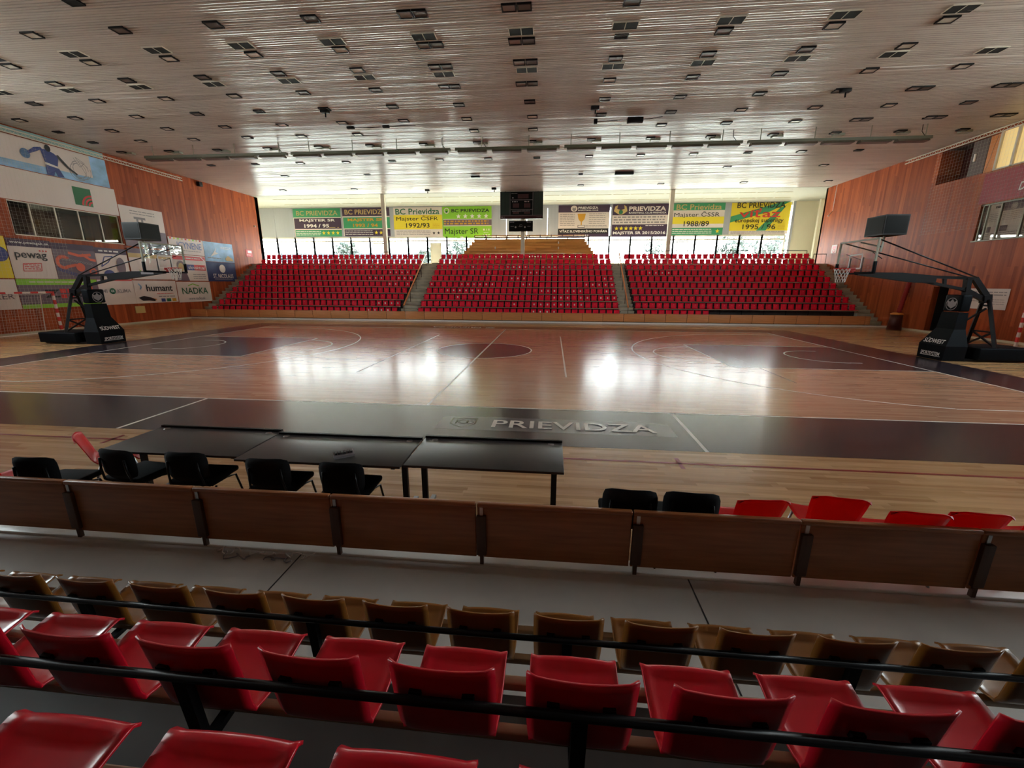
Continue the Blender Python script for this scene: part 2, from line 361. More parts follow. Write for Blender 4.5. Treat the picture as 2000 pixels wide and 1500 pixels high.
# walkways, curbs and tiers
wk = MB(); wk.box(XL, XR, -14.05, -12.4, -.12, .08, GREYFL)
for x in (-6, .33, 3.77, 9.5): wk.box(x-.006, x+.006, -14.04, -12.42, .08, .0815, BLACKP)
struct(wk.build('walkway_near'))
cb_ = MB(); cb_.bev(XL, XR, -12.54, -12.36, -.1, .10, CURB, .015); struct(cb_.build('trim_1'))
cb_ = MB(); cb_.bev(XL, XR, 11.66, 11.76, -.1, .1, CURB, .01); struct(cb_.build('trim_2'))
nt_ = MB()
for k, (ye, z) in enumerate(((-14.05, .52), (-14.79, .925), (-15.53, 1.40), (-16.27, 1.84))):
    nt_.box(XL, XR, ye-.745 if k < 3 else -24, ye, -.12, z, TIER)
struct(nt_.build('near_stand_steps'))
ft = MB()
ft.box(XL, XR, 11.76, 12.62, -.12, .08, TIER)
for k in range(2, 10):
    y = 11.88+.745*(k-1); ft.box(XL, XR, y, y+.745, -.12, .08+.44*(k-1), TIER)
ft.box(-26.8, 26.2, 18.585, 25.6, -.12, 4.04, CONC)
far_steps = struct(ft.build('far_stand_steps'))
st = MB()
AIS = [(XL, -22.0), (-8.05, -6.72), (7.05, 8.05), (22.0, XR)]
for x0, x1 in AIS:
    for i in range(18):
        y = 12.25+.3725*i; z = .08+.22*(i+1)
        st.box(x0, x1, y, min(y+.3725, 18.6) if i < 17 else 18.6, 0, z, CONC); st.box(x0, x1, y-.02, y+.05, z, z+.012, NOSE); st.box(x0, x1, y-.02, y-.0, z-.05, z+.012, NOSE)
struct(st.build('aisle_stairs'))

# ceiling of long painted slats
cl = MB(); rr = random.Random(3)
y = -24.0
xs = [XL-.2+i*(46.4/20) for i in range(21)]
while y < 19.65:
    p = .11; tilt = rr.gauss(0, .05); off = rr.uniform(-.003, .003); j = rr.random()*6
    vs = []; fs = []
    for i, x in enumerate(xs):
        t = tilt+.014*rr.gauss(0, 1); s = off+rr.gauss(0, .0005)
        if rr.random() < .02: t += rr.choice((-1, 1))*rr.uniform(.15, .4); s -= .012
        h = .044
        vs += [(x, y-h, CZ+.02), (x, y-h, CZ+s-t*h), (x, y-h*.4, CZ+s-.006-t*h*.4), (x, y+h*.4, CZ+s-.006+t*h*.4), (x, y+h, CZ+s+t*h), (x, y+h, CZ+.02)]
    for i in range(20):
        for k in range(5): a = i*6+k; fs.append((a, a+1, a+7, a+6))
    cl.add(vs, fs, SLAT, False); y += p
cl.box(XL-.4, XR+.4, -24, 19.7, CZ+.022, CZ+.25, DARK)
cl.box(-26.9, 26.3, 19.65, 25.7, CZ-.015, CZ+.25, PLAST)
struct(cl.build('ceiling'))

# side walls
def wall_with_holes(name, X0, X1, y0, y1, z0, z1, holes, m):
    b = MB(); ys = sorted({y0, y1, *[h[0] for h in holes], *[h[1] for h in holes]})
    for a, c in zip(ys, ys[1:]):
        cuts = sorted([(h[2], h[3]) for h in holes if h[0] <= a and h[1] >= c]); z = z0
        for q0, q1 in cuts:
            if q0 > z: b.box(X0, X1, a, c, z, q0, m)
            z = q1
        if z < z1: b.box(X0, X1, a, c, z, z1, m)
    return struct(b.build(name))
wl = wall_with_holes('wall_left', XL-.3, XL, -24, 20.4, -.12, 9.7, [(2.75, 7.9, 4.68, 6.25), (-11.2, -2.4, 6.2, 9.4)], VENEER)
wr = wall_with_holes('wall_right', XR, XR+.3, -24, 20.2, -.12, 9.7, [(-11.2, -2.0, 6.2, 9.4), (3.5, 7.7, 4.6, 6.27), (7.6, 10.6, 7.75, 9.45), (1.5, 7.6, 7.75, 9.42), (8.3, 9.2, .1, 2.45)], VENEER)
b = MB(); b.box(XL-.3, XR+.3, -24.3, -24, -.2, 9.9, pmat('dark_rear_wood', srgb(34, 22, 18), .7)); struct(b.build('wall_near'))
b = MB(); b.box(-27.1, -26.8, 20, 25.7, 3.9, 9.9, CREAM); b.box(-26.8, -23, 20.0, 20.38, 3.9, 9.9, CREAM); struct(b.build('wall_left_corridor'))
b = MB(); b.box(26.2, 26.5, 20, 25.7, 3.9, 9.9, CREAM); b.box(23.0, 26.2, 20.0, 20.18, 3.9, 9.9, CREAM); b.box(23.4, 26.3, 25.2, 25.5, 3.9, 9.7, CREAM); b.box(23.3, 23.5, 25.12, 25.2, 4.04, 9.58, BLIND); struct(b.build('wall_right_corridor'))
# far wall: blinds above, windows below
b = MB()
for k in range(-14, 12):
    x0, x1 = 1.92*k+.01, 1.92*(k+1)-.01
    z1 = 6.86
    b.box(x0, x1-(0.12 if k in (3, 6) else 0), 25.3, 25.42, z1, 9.7, BLIND)
b.box(-26.9, 26.3, 25.44, 25.6, 9.3, 9.8, BLIND); b.box(-26.9, 23.4, 25.3, 25.45, 6.8, 6.86, WFRAME)
b.box(-26.9, 23.4, 25.2, 25.5, 3.9, 4.3, CREAM)
struct(b.build('wall_far'))
n = 0
for k in range(-14, 12):
    x0, x1 = 1.92*k, 1.92*(k+1)
    b = MB(); t = .07
    for x in (x0, x1-.0): b.box(x-t, x+t, 25.27, 25.4, 4.3, 6.85, WFRAME)
    b.box(x0, x1, 25.28, 25.39, 6.40, 6.52, WFRAME); b.box(x0, x1, 25.28, 25.39, 4.3, 4.42, WFRAME); b.box(x0, x1, 25.28, 25.39, 6.72, 6.86, WFRAME)
    n += 1
    if k in (-5, -8, 7):          # doors in the window wall
        b.box(x0+.3, x0+.36, 25.24, 25.36, 4.1, 6.3, WFRAME); b.box(x0+1.3, x0+1.36, 25.24, 25.36, 4.1, 6.3, WFRAME); b.box(x0+.3, x0+1.36, 25.24, 25.36, 6.2, 6.3, WFRAME)
        if k == -5: b.box(x0+.36, x0+1.3, 25.28, 25.32, 4.1, 6.2, CREAM)
        o = struct(b.build(f'door_{n}'))
    elif k == 4:
        for i in range(14): b.tube([(x0+.12+i*.13, 25.2, 4.05), (x0+.12+i*.13, 25.2, 6.1)], .014, WFRAME, 5)
        b.box(x0, x1, 25.18, 25.22, 6.08, 6.14, WFRAME)
        o = struct(b.build(f'window_{n}'))
    else: o = struct(b.build(f'window_{n}'))
    g = MB(); g.box(x0+.05, x1-.05, 25.33, 25.335, 4.38, 6.83, GLASS); g.build('window_pane', o)

for nm, X, ya, yb_ in (('window_left', XL-.15, -11.2, -2.4), ('window_right', XR+.15, -11.2, -2.0)):  # unseen side windows, added to let fill light into the hall
    b = MB(); k_ = 8
    for i in range(k_+1): y = ya+(yb_-ya)*i/k_; b.box(X-.05, X+.05, y-.04, y+.04, 6.2, 9.4, WFRAME)
    for z in (6.2, 7.8, 9.34): b.box(X-.05, X+.05, ya, yb_, z, z+.06, WFRAME)
    wsd = struct(b.build(nm)); MB().box(X-.003, X+.003, ya, yb_, 6.2, 9.4, GLASS).build('window_pane', wsd)
# baseboards
b = MB(); b.box(XL, XL+.03, -12, 11.7, 0, .1, NOSE); struct(b.build('baseboard_left'))
b = MB(); b.box(XR-.03, XR, -12, 11.7, 0, .1, NOSE); struct(b.build('baseboard_right'))
# outdoors
b = MB(); b.box(-90, 90, 25.7, 120, 3.4, 3.5, pmat('pale_paving', srgb(205, 203, 192), .9)); 
b.box(-90, -27.2, -60, 25.7, -.3, -.2, MATS['pale_paving']); b.box(26.6, 90, -60, 25.7, -.3, -.2, MATS['pale_paving']); struct(b.build('ground_outside'))

# ================================================================== SEATS
def seat_shell(nu, nv, mat, pan=1, lip=True, w=.36):
    """tub seat: facing +Y, origin on its tier under the fold between back and pan"""
    prof = []                                   # (y, z) from the back's top edge down to the pan's front lip
    key = [(-.062, .775), (-.05, .70), (-.034, .60), (-.018, .50), (-.006, .43), (.022, .392), (.07, .384), (.15, .392), (.23, .406), (.30, .42), (.328, .423), (.344, .408)]
    for i in range(nv):
        t = i/(nv-1)*(len(key)-1); k = min(int(t), len(key)-2); q = t-k
        prof.append((key[k][0]*(1-q)+key[k+1][0]*q, key[k][1]*(1-q)+key[k+1][1]*q, i/(nv-1)))
    P = []
    for (y, z, t) in prof:
        row = []
        wd = w*(1-.05*math.exp(-((t-.42)/.14)**2))
        for i in range(nu):
            u = -1+2*i/(nu-1); c = 1-u*u
            dy = -.010*c*(1 if t < .35 else max(0, 1-(t-.35)/.1)); dz = 0
            if t < .2: dz -= .010*c*(1-t/.2)
            if t > .55: dz += (-.012*c if t < .85 else .012*c)
            if lip and abs(u) > .93: dy += .012 if t < .4 else 0; dz += .012 if t > .45 else 0
            row.append(Vector((u*wd/2, y+dy, z+dz)))
        P.append(row)
    th = .009; vs = []; Q = []
    for j in range(nv):
        for i in range(nu):
            a = P[j][min(i+1, nu-1)]-P[j][max(i-1, 0)]; b = P[min(j+1, nv-1)][i]-P[max(j-1, 0)][i]; nrm = a.cross(b).normalized()
            vs.append(P[j][i]); Q.append(P[j][i]+nrm*th)
    n = nu*nv; fs = []
    for j in range(nv-1):
        for i in range(nu-1):
            a = j*nu+i; fs.append((a, a+1, a+nu+1, a+nu)); fs.append((n+a, n+a+nu, n+a+nu+1, n+a+1))
    for i in range(nu-1): fs.append((i, n+i, n+i+1, i+1)); a = (nv-1)*nu+i; fs.append((a, a+1, n+a+1, n+a))
    for j in range(nv-1): a = j*nu; fs.append((a, a+nu, n+a+nu, n+a)); a += nu-1; fs.append((a, n+a, n+a+nu, a+nu))
    return vs+Q, fs
SV, SF = seat_shell(13, 24, RED); LV, LF = seat_shell(5, 9, RED, lip=False)
near_red = MB().add(SV, SF, RED, True).data('seat_shell'); near_brown = MB().add(SV, SF, BROWNP, True).data('seat_shell')
rim_pts = [(sx*.181, y, z) for sx in (1,) for y, z in ((-.06, .775),)]
brk_d = []
for sx in (-.09, .09):
    brk_d.append(('back_bracket', MB().bar((sx, -.066, .655), (sx, -.035, .655), .04, .024, BLACK).data('back_bracket')))
    brk_d.append(('pan_bracket', MB().bar((sx, .06, .374), (sx, .27, .40), .03, .012, BLACK).data('pan_bracket')))
def near_seat(x, y, z, me, label, cat_group):
    t = thing('stadium_seat', label, 'seat', (x+.18, y, z), 0, cat_group)
    for nm, d in [('seat_shell', me)]+brk_d:
        o = bpy.data.objects.new(nm, d); COL.objects.link(o); o.parent = t
    return t
NEAR = [('brown', -13.83, .08, -8, 7, near_brown), ('red', -14.55, .52, -5, 5, near_red), ('red', -15.25, .925, -3, 2, near_red)]
for r, (cn, yj, z, a, bnd, me) in enumerate(NEAR):
    for k in range(a, bnd):
        i = k-a+1
        if r == 0: lb = f'brown plastic tub seat at the walkway, {nth(i)} from the left in its row'
        elif r == 1: lb = f'red tub seat in the row behind the brown seats, {nth(i)} from left'
        else: lb = f'red tub seat in the bottom row nearest the camera, {nth(i)} from left'
        near_seat(2.05+.46*k, yj, z, me, lb, 'brown seats along the walkway' if r == 0 else 'near red stadium seats')
for r, (cn, yj, z, a, bnd, me) in enumerate(NEAR):
    t = thing('seat_row_frame', ['black pipe frame carrying the brown seat row', 'black pipe frame carrying the near red seat row', 'black pipe frame under the bottom red seats'][r], 'seat frame', (0, yj, z), 0, 'seat row frames')
    x0, x1 = 2.05+.46*a-.2, 2.05+.46*bnd+.1
    MB().tube([(x0, -.083, .655), (x1, -.083, .655)], .0155, BLACK, 12).build('back_rail', t)
    for yy, zz in ((.08, .340), (.26, .360)): MB().bev(x0, x1, yy-.02, yy+.02, zz-.02, zz+.02, BEIGE, .006).build('seat_beam', t)
    x = 2.685-1.38*6
    while x < x1:
        if x > x0:
            p = MB(); p.bar((x, -.075, .65), (x, -.02, .02), .05, .03, BLACK); p.bar((x, -.02, .3), (x, .29, .33), .04, .03, BLACK); p.box(x-.05, x+.05, -.1, .12, 0, .012, BLACK); p.build('support_post', t)
        x += 1.38

# far stand: rows of the same seats, looking back at the camera
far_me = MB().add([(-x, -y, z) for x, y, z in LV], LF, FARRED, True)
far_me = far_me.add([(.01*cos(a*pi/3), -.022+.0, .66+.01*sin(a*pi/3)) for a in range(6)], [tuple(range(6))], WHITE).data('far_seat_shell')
stk = MB(); stk.box(-.045, .045, -.0, .003, -.055, .055, WHITE); stk_d = stk.data('number_sticker')
BL = [('left', -21.91, .463), ('centre', -6.62, .457), ('right', 8.12, .463)]
STICK = {(8, 0): (21, 22), (7, 0): (25, 26, 27, 28), (6, 0): (22, 23, 24, 27, 28, 29), (5, 0): (26, 27, 29), (2, 0): (26, 27, 28, 29), (1, 0): (25, 26, 27, 28),
         (8, 1): (6, 12, 13, 14, 15, 18, 19, 20), (7, 1): (9, 16, 17, 18), (6, 1): (13, 14, 15, 28, 29), (5, 1): (0, 5, 6, 7, 8, 9, 10, 15, 16, 25, 26, 27, 28, 29),
         (4, 1): (3, 4, 5, 6, 7, 8, 18, 19, 20, 22, 23, 24, 28, 29), (3, 1): (5, 20, 21, 22, 24, 25, 27, 28, 29), (2, 1): (14, 17, 18, 19, 20, 21, 22, 23, 24), (1, 1): (17, 18, 19, 20), (7, 2): (3, 4, 5, 6), (10, 1): (16, 17)}
stuffv = MB()
for r in range(1, 11):
    yb = 11.88+.745*(r-1)+.50; zb = .08+.44*(r-1)
    for bi, (bn, x0, p) in enumerate(BL):
        for i in range(30):
            if r == 1 and bi == 2 and i > 9: continue
            x = x0+p*i+.18; st_ = i in STICK.get((r, bi), ())
            if r in (2, 3, 4):
                o = bpy.data.objects.new('stadium_seat', far_me); COL.objects.link(o); o.location = (x, yb, zb)
                tag(o, f'red seat in {nth(r)} row up of the {bn} far block, {nth(i+1)} from its left end', 'seat', 'far red stadium seats')
                if st_:
                    c = bpy.data.objects.new('number_sticker', stk_d); COL.objects.link(c); c.parent = o; c.location = (0, -.012, .60)
            else:
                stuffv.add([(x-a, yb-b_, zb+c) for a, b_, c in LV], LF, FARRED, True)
                if st_: stuffv.box(x-.045, x+.045, yb-.0125, yb-.009, zb+.545, zb+.655, WHITE)
o = stuffv.build('stadium_seats'); o['kind'] = 'stuff'; tag(o, 'red plastic seats filling the bottom row and the upper rows of the far stand', 'seats')
for r in range(1, 11):
    yb = 11.88+.745*(r-1)+.50; zb = .08+.44*(r-1)
    for bn, x0, p in BL:
        x1 = x0+p*10 if (r == 1 and bn == 'right') else x0+p*30
        MB().box(x0-.1, x1, yb-.30, yb-.26, zb+.36, zb+.40, BEIGE).build('seat_beam', far_steps)
        MB().box(x0-.1, x1, yb+.08, yb+.115, zb+.62, zb+.66, BLACK).build('back_rail', far_steps)
        if r == 1 and bn == 'right': MB().box(x1, 21.9, yb-.30, yb-.26, zb+.36, zb+.40, BLACK).build('bare_rail', far_steps)
        lg = MB()
        for q in range(11):
            xx = x0+(x1-x0-.1)*q/10; lg.box(xx-.02, xx+.02, yb+.06, yb+.09, zb, zb+.63, BLACK); lg.box(xx-.02, xx+.02, yb-.28, yb+.09, zb+.33, zb+.36, BLACK)
        lg.build('support_posts', far_steps)['kind'] = 'stuff'

# ================================================================== BARRIERS
for i in range(35):
    x0 = .589+1.315*(i-18); x1 = x0+1.315
    t = thing('court_barrier', f'tan wooden barrier panel below the far seats, {nth(i+1)} from the left', 'barrier', (x0, 11.70, 0), 0, 'far barrier panels')
    if x1 > 22.0: x1 = 21.95
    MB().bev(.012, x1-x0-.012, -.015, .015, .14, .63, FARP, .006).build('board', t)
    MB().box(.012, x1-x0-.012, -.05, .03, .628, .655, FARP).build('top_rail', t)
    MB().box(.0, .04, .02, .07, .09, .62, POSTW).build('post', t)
tags = {0: WHITE, 1: WHITE, 2: WHITE, 4: TAN, 5: REDP}
for i in range(-4, 5):
    x0 = 1.962+1.315*i; x1 = x0+1.315
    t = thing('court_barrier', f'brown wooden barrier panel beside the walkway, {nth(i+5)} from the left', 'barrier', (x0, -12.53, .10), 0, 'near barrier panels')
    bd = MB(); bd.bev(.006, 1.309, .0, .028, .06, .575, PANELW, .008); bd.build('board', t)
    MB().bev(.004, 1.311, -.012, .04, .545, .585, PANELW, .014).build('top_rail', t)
    p = MB(); p.bev(.002, .085, -.035, .0, .10, .475, POSTW, .004); p.build('post_plank', t)
    p = MB(); p.box(.028, .06, -.022, .012, .0, .12, POSTW); p.build('post_foot', t)
    p = MB(); p.box(.03, .058, -.012, -.004, .47, .55, tags.get(i, STEEL)); p.build('post_tag', t)

# ================================================================== TABLES AND CHAIRS
def table(x0, x1, y0, y1, label, z=.74):
    t = thing('folding_table', label, 'table', ((x0+x1)/2, (y0+y1)/2, 0), 0, 'black scorer tables'); W, D = (x1-x0)/2, (y1-y0)/2
    MB().bev(-W, W, -D, D, z-.025, z, TABLEM, .004).build('tabletop', t)
    MB().box(-W, W, D-.02, D+.012, z-.02, z+.022, BLACK).build('back_lip', t)
    MB().box(-W+.1, W-.1, D-.16, D-.13, z-.24, z-.025, BLACK).build('modesty_panel', t)
    for sx in (-1, 1):
        l = MB(); l.bar((sx*(W-.09), .0, .04), (sx*(W-.09), .0, z-.03), .06, .04, BLACK); l.bar((sx*(W-.09), -.30, .02), (sx*(W-.09), .32, .02), .05, .035, STEEL); l.bar((sx*(W-.09), -.33, z-.04), (sx*(W-.09), .33, z-.04), .04, .03, BLACK); l.build('leg', t)
        MB().lathe([(0, .004), (.032, .005), (.036, 0)], (sx*(W-.13), D-.07, z), STEEL, 16).build('cable_grommet', t)
    return t
table(-2.28, -.68, -11.96, -11.19, 'black folding table at the left of the row of three')
table(-.66, 1.10, -12.02, -11.27, 'black folding table in the middle of the row of three')
table(1.12, 2.72, -11.98, -11.2, 'black folding table at the right of the row, empty seatless end')
def visitor_chair(x, y, rz, label):
    t = thing('visitor_chair', label, 'chair', (x, y, 0), rz, 'black visitor chairs')
    b = MB(); n, m = 9, 7; vs = []; fs = []
    outline = lambda u, v: (u*.235*(1-.10*abs(v)**4-.05*(1-v)/2), v*.165*(1-.16*abs(u)**5))
    for side in (0, 1):
        for j in range(m):
            for i in range(n):
                u, v = -1+2*i/(n-1), -1+2*j/(m-1); px_, pz_ = outline(u, v); e = max(abs(u), abs(v)); th = .025*(1-e**6)+.004
                vs.append((px_, -.205-.05*(pz_+.17)+.035*u*u+(th if side else -th), .655+pz_))
    k = n*m
    for j in range(m-1):
        for i in range(n-1): a = j*n+i; fs += [(a, a+1, a+n+1, a+n), (k+a, k+a+n, k+a+n+1, k+a+1)]
    for i in range(n-1): fs += [(i, k+i, k+i+1, i+1), ((m-1)*n+i, (m-1)*n+i+1, k+(m-1)*n+i+1, k+(m-1)*n+i)]
    for j in range(m-1): fs += [(j*n, j*n+n, k+j*n+n, k+j*n), (j*n+n-1, k+j*n+n-1, k+j*n+2*n-1, j*n+2*n-1)]
    b.add(vs, fs, BLACKF, True); b.build('backrest', t)
    b = MB(); b.bev(-.235, .235, -.20, .23, .43, .49, BLACKF, .028); b.build('seat', t)
    for sx in (-1, 1):
        MB().tube([(sx*.25, .26, 0), (sx*.225, .17, .40), (sx*.215, .05, .425), (sx*.215, -.16, .43)], .011, BLACK, 8).build('front_leg', t)
        MB().tube([(sx*.25, -.27, 0), (sx*.225, -.12, .41)], .011, BLACK, 8).build('rear_leg', t)
        MB().tube([(sx*.19, .12, .42), (sx*.19, -.16, .425), (sx*.185, -.215, .47), (sx*.17, -.235, .60), (sx*.16, -.235, .72)], .011, BLACK, 8).build('back_upright', t)
    return t
visitor_chair(-1.92, -11.88, radians(-6), 'black chair at the left table, leftmost of the four pushed in')
visitor_chair(-1.17, -11.87, radians(2), 'black chair at the left table beside the middle table')
visitor_chair(-.23, -11.93, radians(2), 'black chair at the left half of the middle table')
visitor_chair(.55, -11.94, radians(0), 'black chair at the middle table, in front of the small box')
visitor_chair(-2.56, -12.14, radians(4), 'black chair turned aside behind the barrier, left of the tables')
visitor_chair(3.28, -12.20, radians(-3), 'black chair by the barrier, left one of the right pair')
visitor_chair(3.79, -12.20, radians(-3), 'black chair by the barrier beside the red chairs')
def red_chair(x, y, rz, label, z=0):
    t = thing('plastic_chair', label, 'chair', (x, y, z), rz, 'bright red plastic chairs')
    key = [(-.30, .80), (-.275, .74), (-.235, .62), (-.205, .52), (-.17, .455), (-.10, .435), (.0, .435), (.12, .448), (.19, .45), (.225, .43)]
    nu, nv = 11, 19; P = []
    for j in range(nv):
        q = j/(nv-1)*(len(key)-1); k = min(int(q), len(key)-2); f = q-k; y0 = key[k][0]*(1-f)+key[k+1][0]*f; z0 = key[k][1]*(1-f)+key[k+1][1]*f; tt = j/(nv-1)
        wd = .215-.02*math.exp(-((tt-.35)/.15)**2)
        for i in range(nu):
            u = -1+2*i/(nu-1); P.append(Vector((u*wd, y0+(.03*u*u if tt < .45 else 0), z0+(.02*u*u if .4 < tt < .9 else 0)-(.05*abs(u)**6 if tt == 0 else 0))))
    vs = list(P)+[p+Vector((0, -.006, -.004)) for p in P]; k = nu*nv; fs = []
    for j in range(nv-1):
        for i in range(nu-1): a = j*nu+i; fs += [(a, a+1, a+nu+1, a+nu), (k+a, k+a+nu, k+a+nu+1, k+a+1)]
    for i in range(nu-1): fs += [(i, k+i, k+i+1, i+1), ((nv-1)*nu+i, (nv-1)*nu+i+1, k+(nv-1)*nu+i+1, k+(nv-1)*nu+i)]
    for j in range(nv-1): fs += [(j*nu, j*nu+nu, k+j*nu+nu, k+j*nu), (j*nu+nu-1, k+j*nu+nu-1, k+j*nu+2*nu-1, j*nu+2*nu-1)]
    MB().add(vs, fs, REDCH, True).build('seat_shell', t)
    for sx in (-1, 1):
        MB().tube([(sx*.22, .22, 0), (sx*.17, .12, .425)], .012, STEEL, 8).build('front_leg', t)
        MB().tube([(sx*.22, -.26, 0), (sx*.17, -.12, .425)], .012, STEEL, 8).build('rear_leg', t)
    MB().tube([(-.17, .12, .425), (-.17, -.12, .425), (.17, -.12, .425), (.17, .12, .425)], .010, STEEL, 8).build('seat_frame', t)
    return t
red_chair(-2.66, -11.50, radians(-44), 'bright red chair standing sideways at the left end of the tables')
red_chair(-3.22, -12.05, radians(-10), 'bright red chair at the left edge beside the turned black chair')
red_chair(4.33, -12.14, radians(4), 'bright red chair by the barrier, next to the black pair')
red_chair(5.05, -12.04, radians(-8), 'bright red chair by the barrier, tallest in view, second from the black pair')
red_chair(5.50, -12.22, radians(-4), 'bright red chair by the barrier, third from the black pair')
red_chair(5.97, -12.18, radians(-4), 'bright red chair by the barrier, fourth from the black pair')
red_chair(6.50, -12.22, radians(-4), 'bright red chair by the barrier at the right edge')
t = thing('control_box', 'small grey box with a row of buttons on the middle table', 'box', (.43, -11.83, .7405), radians(35))
b = MB(); b.prism([(-.05, 0), (.05, 0), (.05, .05), (-.05, .025)], 0, -.10, .10, GREYT); b.build('case', t)
b = MB()
for i in range(6): b.box(-.085+.03*i, -.067+.03*i, -.03, .03, .035, .056, BLACKP)
b.build('buttons', t)
# loose cables on the walkway edge
rr = random.Random(5)
for i, (x0, y0) in enumerate([(-.46, -12.60), (-.36, -12.66), (-.14, -12.60), (.04, -12.66), (.20, -12.60)]):
    pts = []; x, y = x0, y0
    for k in range(14):
        a = k/13; pts.append((x0+.26*a+.025*sin(k*1.3+i), y0+.035*sin(k*.9+i*2), .088+.035*max(0, sin(k*.8+i))))
    o = MB().tube(pts, .006, GREYT if i in (1, 3) else WHITE, 6).build('cable')
    tag(o, ['white cable curling at the left end of the tangle by the barrier', 'grey cable second from left in the tangle by the barrier', 'pale cable in the middle of the tangle by the barrier', 'grey cable second from right in the tangle by the barrier', 'white cable at the right end of the tangle by the barrier'][i], 'cable', 'loose cables by the barrier')

# ================================================================== BASKETBALL HOOPS (local +x points to the court centre, origin on the floor below the board)
def cloth_text(a, O, R, U, t, u0, v0, u1, v1, parent, name='lettering'):
    A = Art(O, R, U, lift=.006); A.text(t, u0, v0, u1, v1, WHITE, .015); A.build(name, parent)
def hoop(x, rz, label, side):
    t = thing('basketball_hoop', label, 'basketball hoop', (x, 0, 0), rz, 'portable basketball hoops')
    # x: 0 under the board plane; negative towards the end wall
    MB().bev(-5.7, -4.0, -.62, .62, .06, .47, PADV, .04).build('base', t)
    MB().box(-5.6, -3.6, -.5, .5, 0.02, .08, BLACK).build('chassis', t)
    p = MB()
    def ring(xf, xb, hy, z): return [(xf, -hy, z), (xf, hy, z), (xb, hy, z), (xb, -hy, z)]
    lv = [(-3.02, -3.70, .50, .01), (-3.02, -3.70, .52, .50), (-3.30, -3.66, .34, 1.06), (-3.34, -3.64, .31, 1.62)]
    vs = [q for l in lv for q in ring(*l)]; fs = [(0, 1, 2, 3), (12, 15, 14, 13)]+[(i*4+k, i*4+(k+1) % 4, i*4+4+(k+1) % 4, i*4+4+k) for i in range(3) for k in range(4)]
    p.add(vs, fs, PADV); pad = p.build('front_pad', t)
    p = MB(); p.bev(-3.66, -3.34, -.31, .31, 1.65, 2.2, PADV, .05); up_ = p.build('upper_pad', t)
    A = Art((-3.02, -.42, .10), (0, 1, 0), (0, 0, 1), .008); A.text('SPORTSYSTEM', .06, .05, .80, .17, WHITE, .03, .15); A.rect(.04, .02, .82, .035, WHITE); A.build('lettering', pad)
    n_ = Vector((.28, 0, .56)).normalized(); s_ = Vector((-.28, 0, .56)).normalized()
    A = Art((-3.02, -.42, .50), (0, 1, 0), s_, .008); A.text('SÜDWEST', .03, .06, .81, .25, WHITE, .03); A.build('lettering', pad)
    A = Art((-3.335, -.2, 1.72), (0, 1, 0), (0, 0, 1), .012); A.poly([(.05, .12), (.2, .02), (.35, .12), (.38, .3), (.28, .24), (.2, .34), (.12, .24), (.02, .3)], GREYT); A.ring(.2, .17, .2, .02, GREYT); A.build('emblem', up_)
    # rear tower of two leaning legs with cross braces
    tw = MB()
    for sy in (-1, 1):
        tw.bar((-4.55, sy*.50, .45), (-4.35, sy*.10, 2.05), .09, .09, BLACK)
    tw.bar((-4.49, -.36, .98), (-4.49, .36, .98), .05, .05, BLACK); tw.bar((-4.54, -.48, .5), (-4.49, .36, .98), .05, .05, BLACK); tw.bar((-4.54, .48, .5), (-4.49, -.36, .98), .05, .05, BLACK)
    tw.bar((-4.38, -.16, 1.85), (-4.38, .16, 1.85), .06, .06, BLACK); tw.bar((-4.42, 0, 1.75), (-3.9, 0, 1.35), .05, .05, BLACK)
    tw.build('rear_tower', t)
    el = MB(); el.bar((-4.35, 0, 1.95), (-4.30, 0, 2.2), .20, .24, BLACK); el.bar((-4.36, 0, 2.12), (-3.82, 0, 2.74), .12, .16, BLACK); el.bar((-4.25, 0, 2.05), (-3.55, 0, 2.40), .12, .14, BLACK); el.bar((-3.70, 0, 2.0), (-3.62, 0, 2.75), .16, .14, BLACK); el.build('lift_linkage', t)
    ar = MB()
    ar.bar((-3.85, 0, 2.74), (-1.9, 0, 2.80), .10, .09, BLACK); ar.bar((-3.65, 0, 2.36), (-1.95, 0, 2.70), .10, .09, BLACK); ar.bar((-2.95, 0, 2.46), (-2.9, 0, 2.76), .08, .08, BLACK)
    ar.prism([(-2.6, 2.58), (-1.9, 2.60), (-.10, 2.84), (-.10, 2.93), (-1.5, 2.92), (-2.6, 2.82)], 1, -.08, .08, BLACK); ar.build('arm', t)
    A = Art((-1.05, -.086, 2.80), (1, 0, 0), (0, 0, 1), .003); A.rect(0, 0, .55, .1, GREYT, 0); A.build('maker_plate', t)
    for sy in (-1, 1):
        MB().tube([(-3.80, sy*.12, 2.76), (-.07, sy*.80, 3.93)], .022, BLACK, 8).build('upper_strut', t)
        MB().tube([(-.06, sy*.62, 3.55), (-.5, sy*.45, 3.35)], .012, BLACK, 6).build('brace', t)
    fr = MB()
    for (a, b_) in (((0, -.9, 2.90), (0, .9, 2.90)), ((0, -.9, 3.95), (0, .9, 3.95))): fr.bar(a, b_, .05, .05, ALU)
    for sy in (-1, 1): fr.bar((0, sy*.9, 2.88), (0, sy*.9, 3.97), .05, .05, ALU)
    fr.bar((-.03, -.3, 2.92), (-.03, -.3, 3.4), .03, .03, BLACK); fr.bar((-.03, .3, 2.92), (-.03, .3, 3.4), .03, .03, BLACK)
    bb = MB().box(-.006, .006, -.88, .88, 2.92, 3.93, BGLASS).build('backboard', t)
    fr.build('board_frame', bb)
    A = Art((.007, -.295, 3.05), (0, 1, 0), (0, 0, 1), .002); A.line([(0, 0), (.59, 0), (.59, .45), (0, .45), (0, 0)], .05, WHITE); A.build('target_square', bb)
    pd = MB()
    pd.bev(-.045, .045, -.93, .93, 2.86, 2.93, PADV, .015)
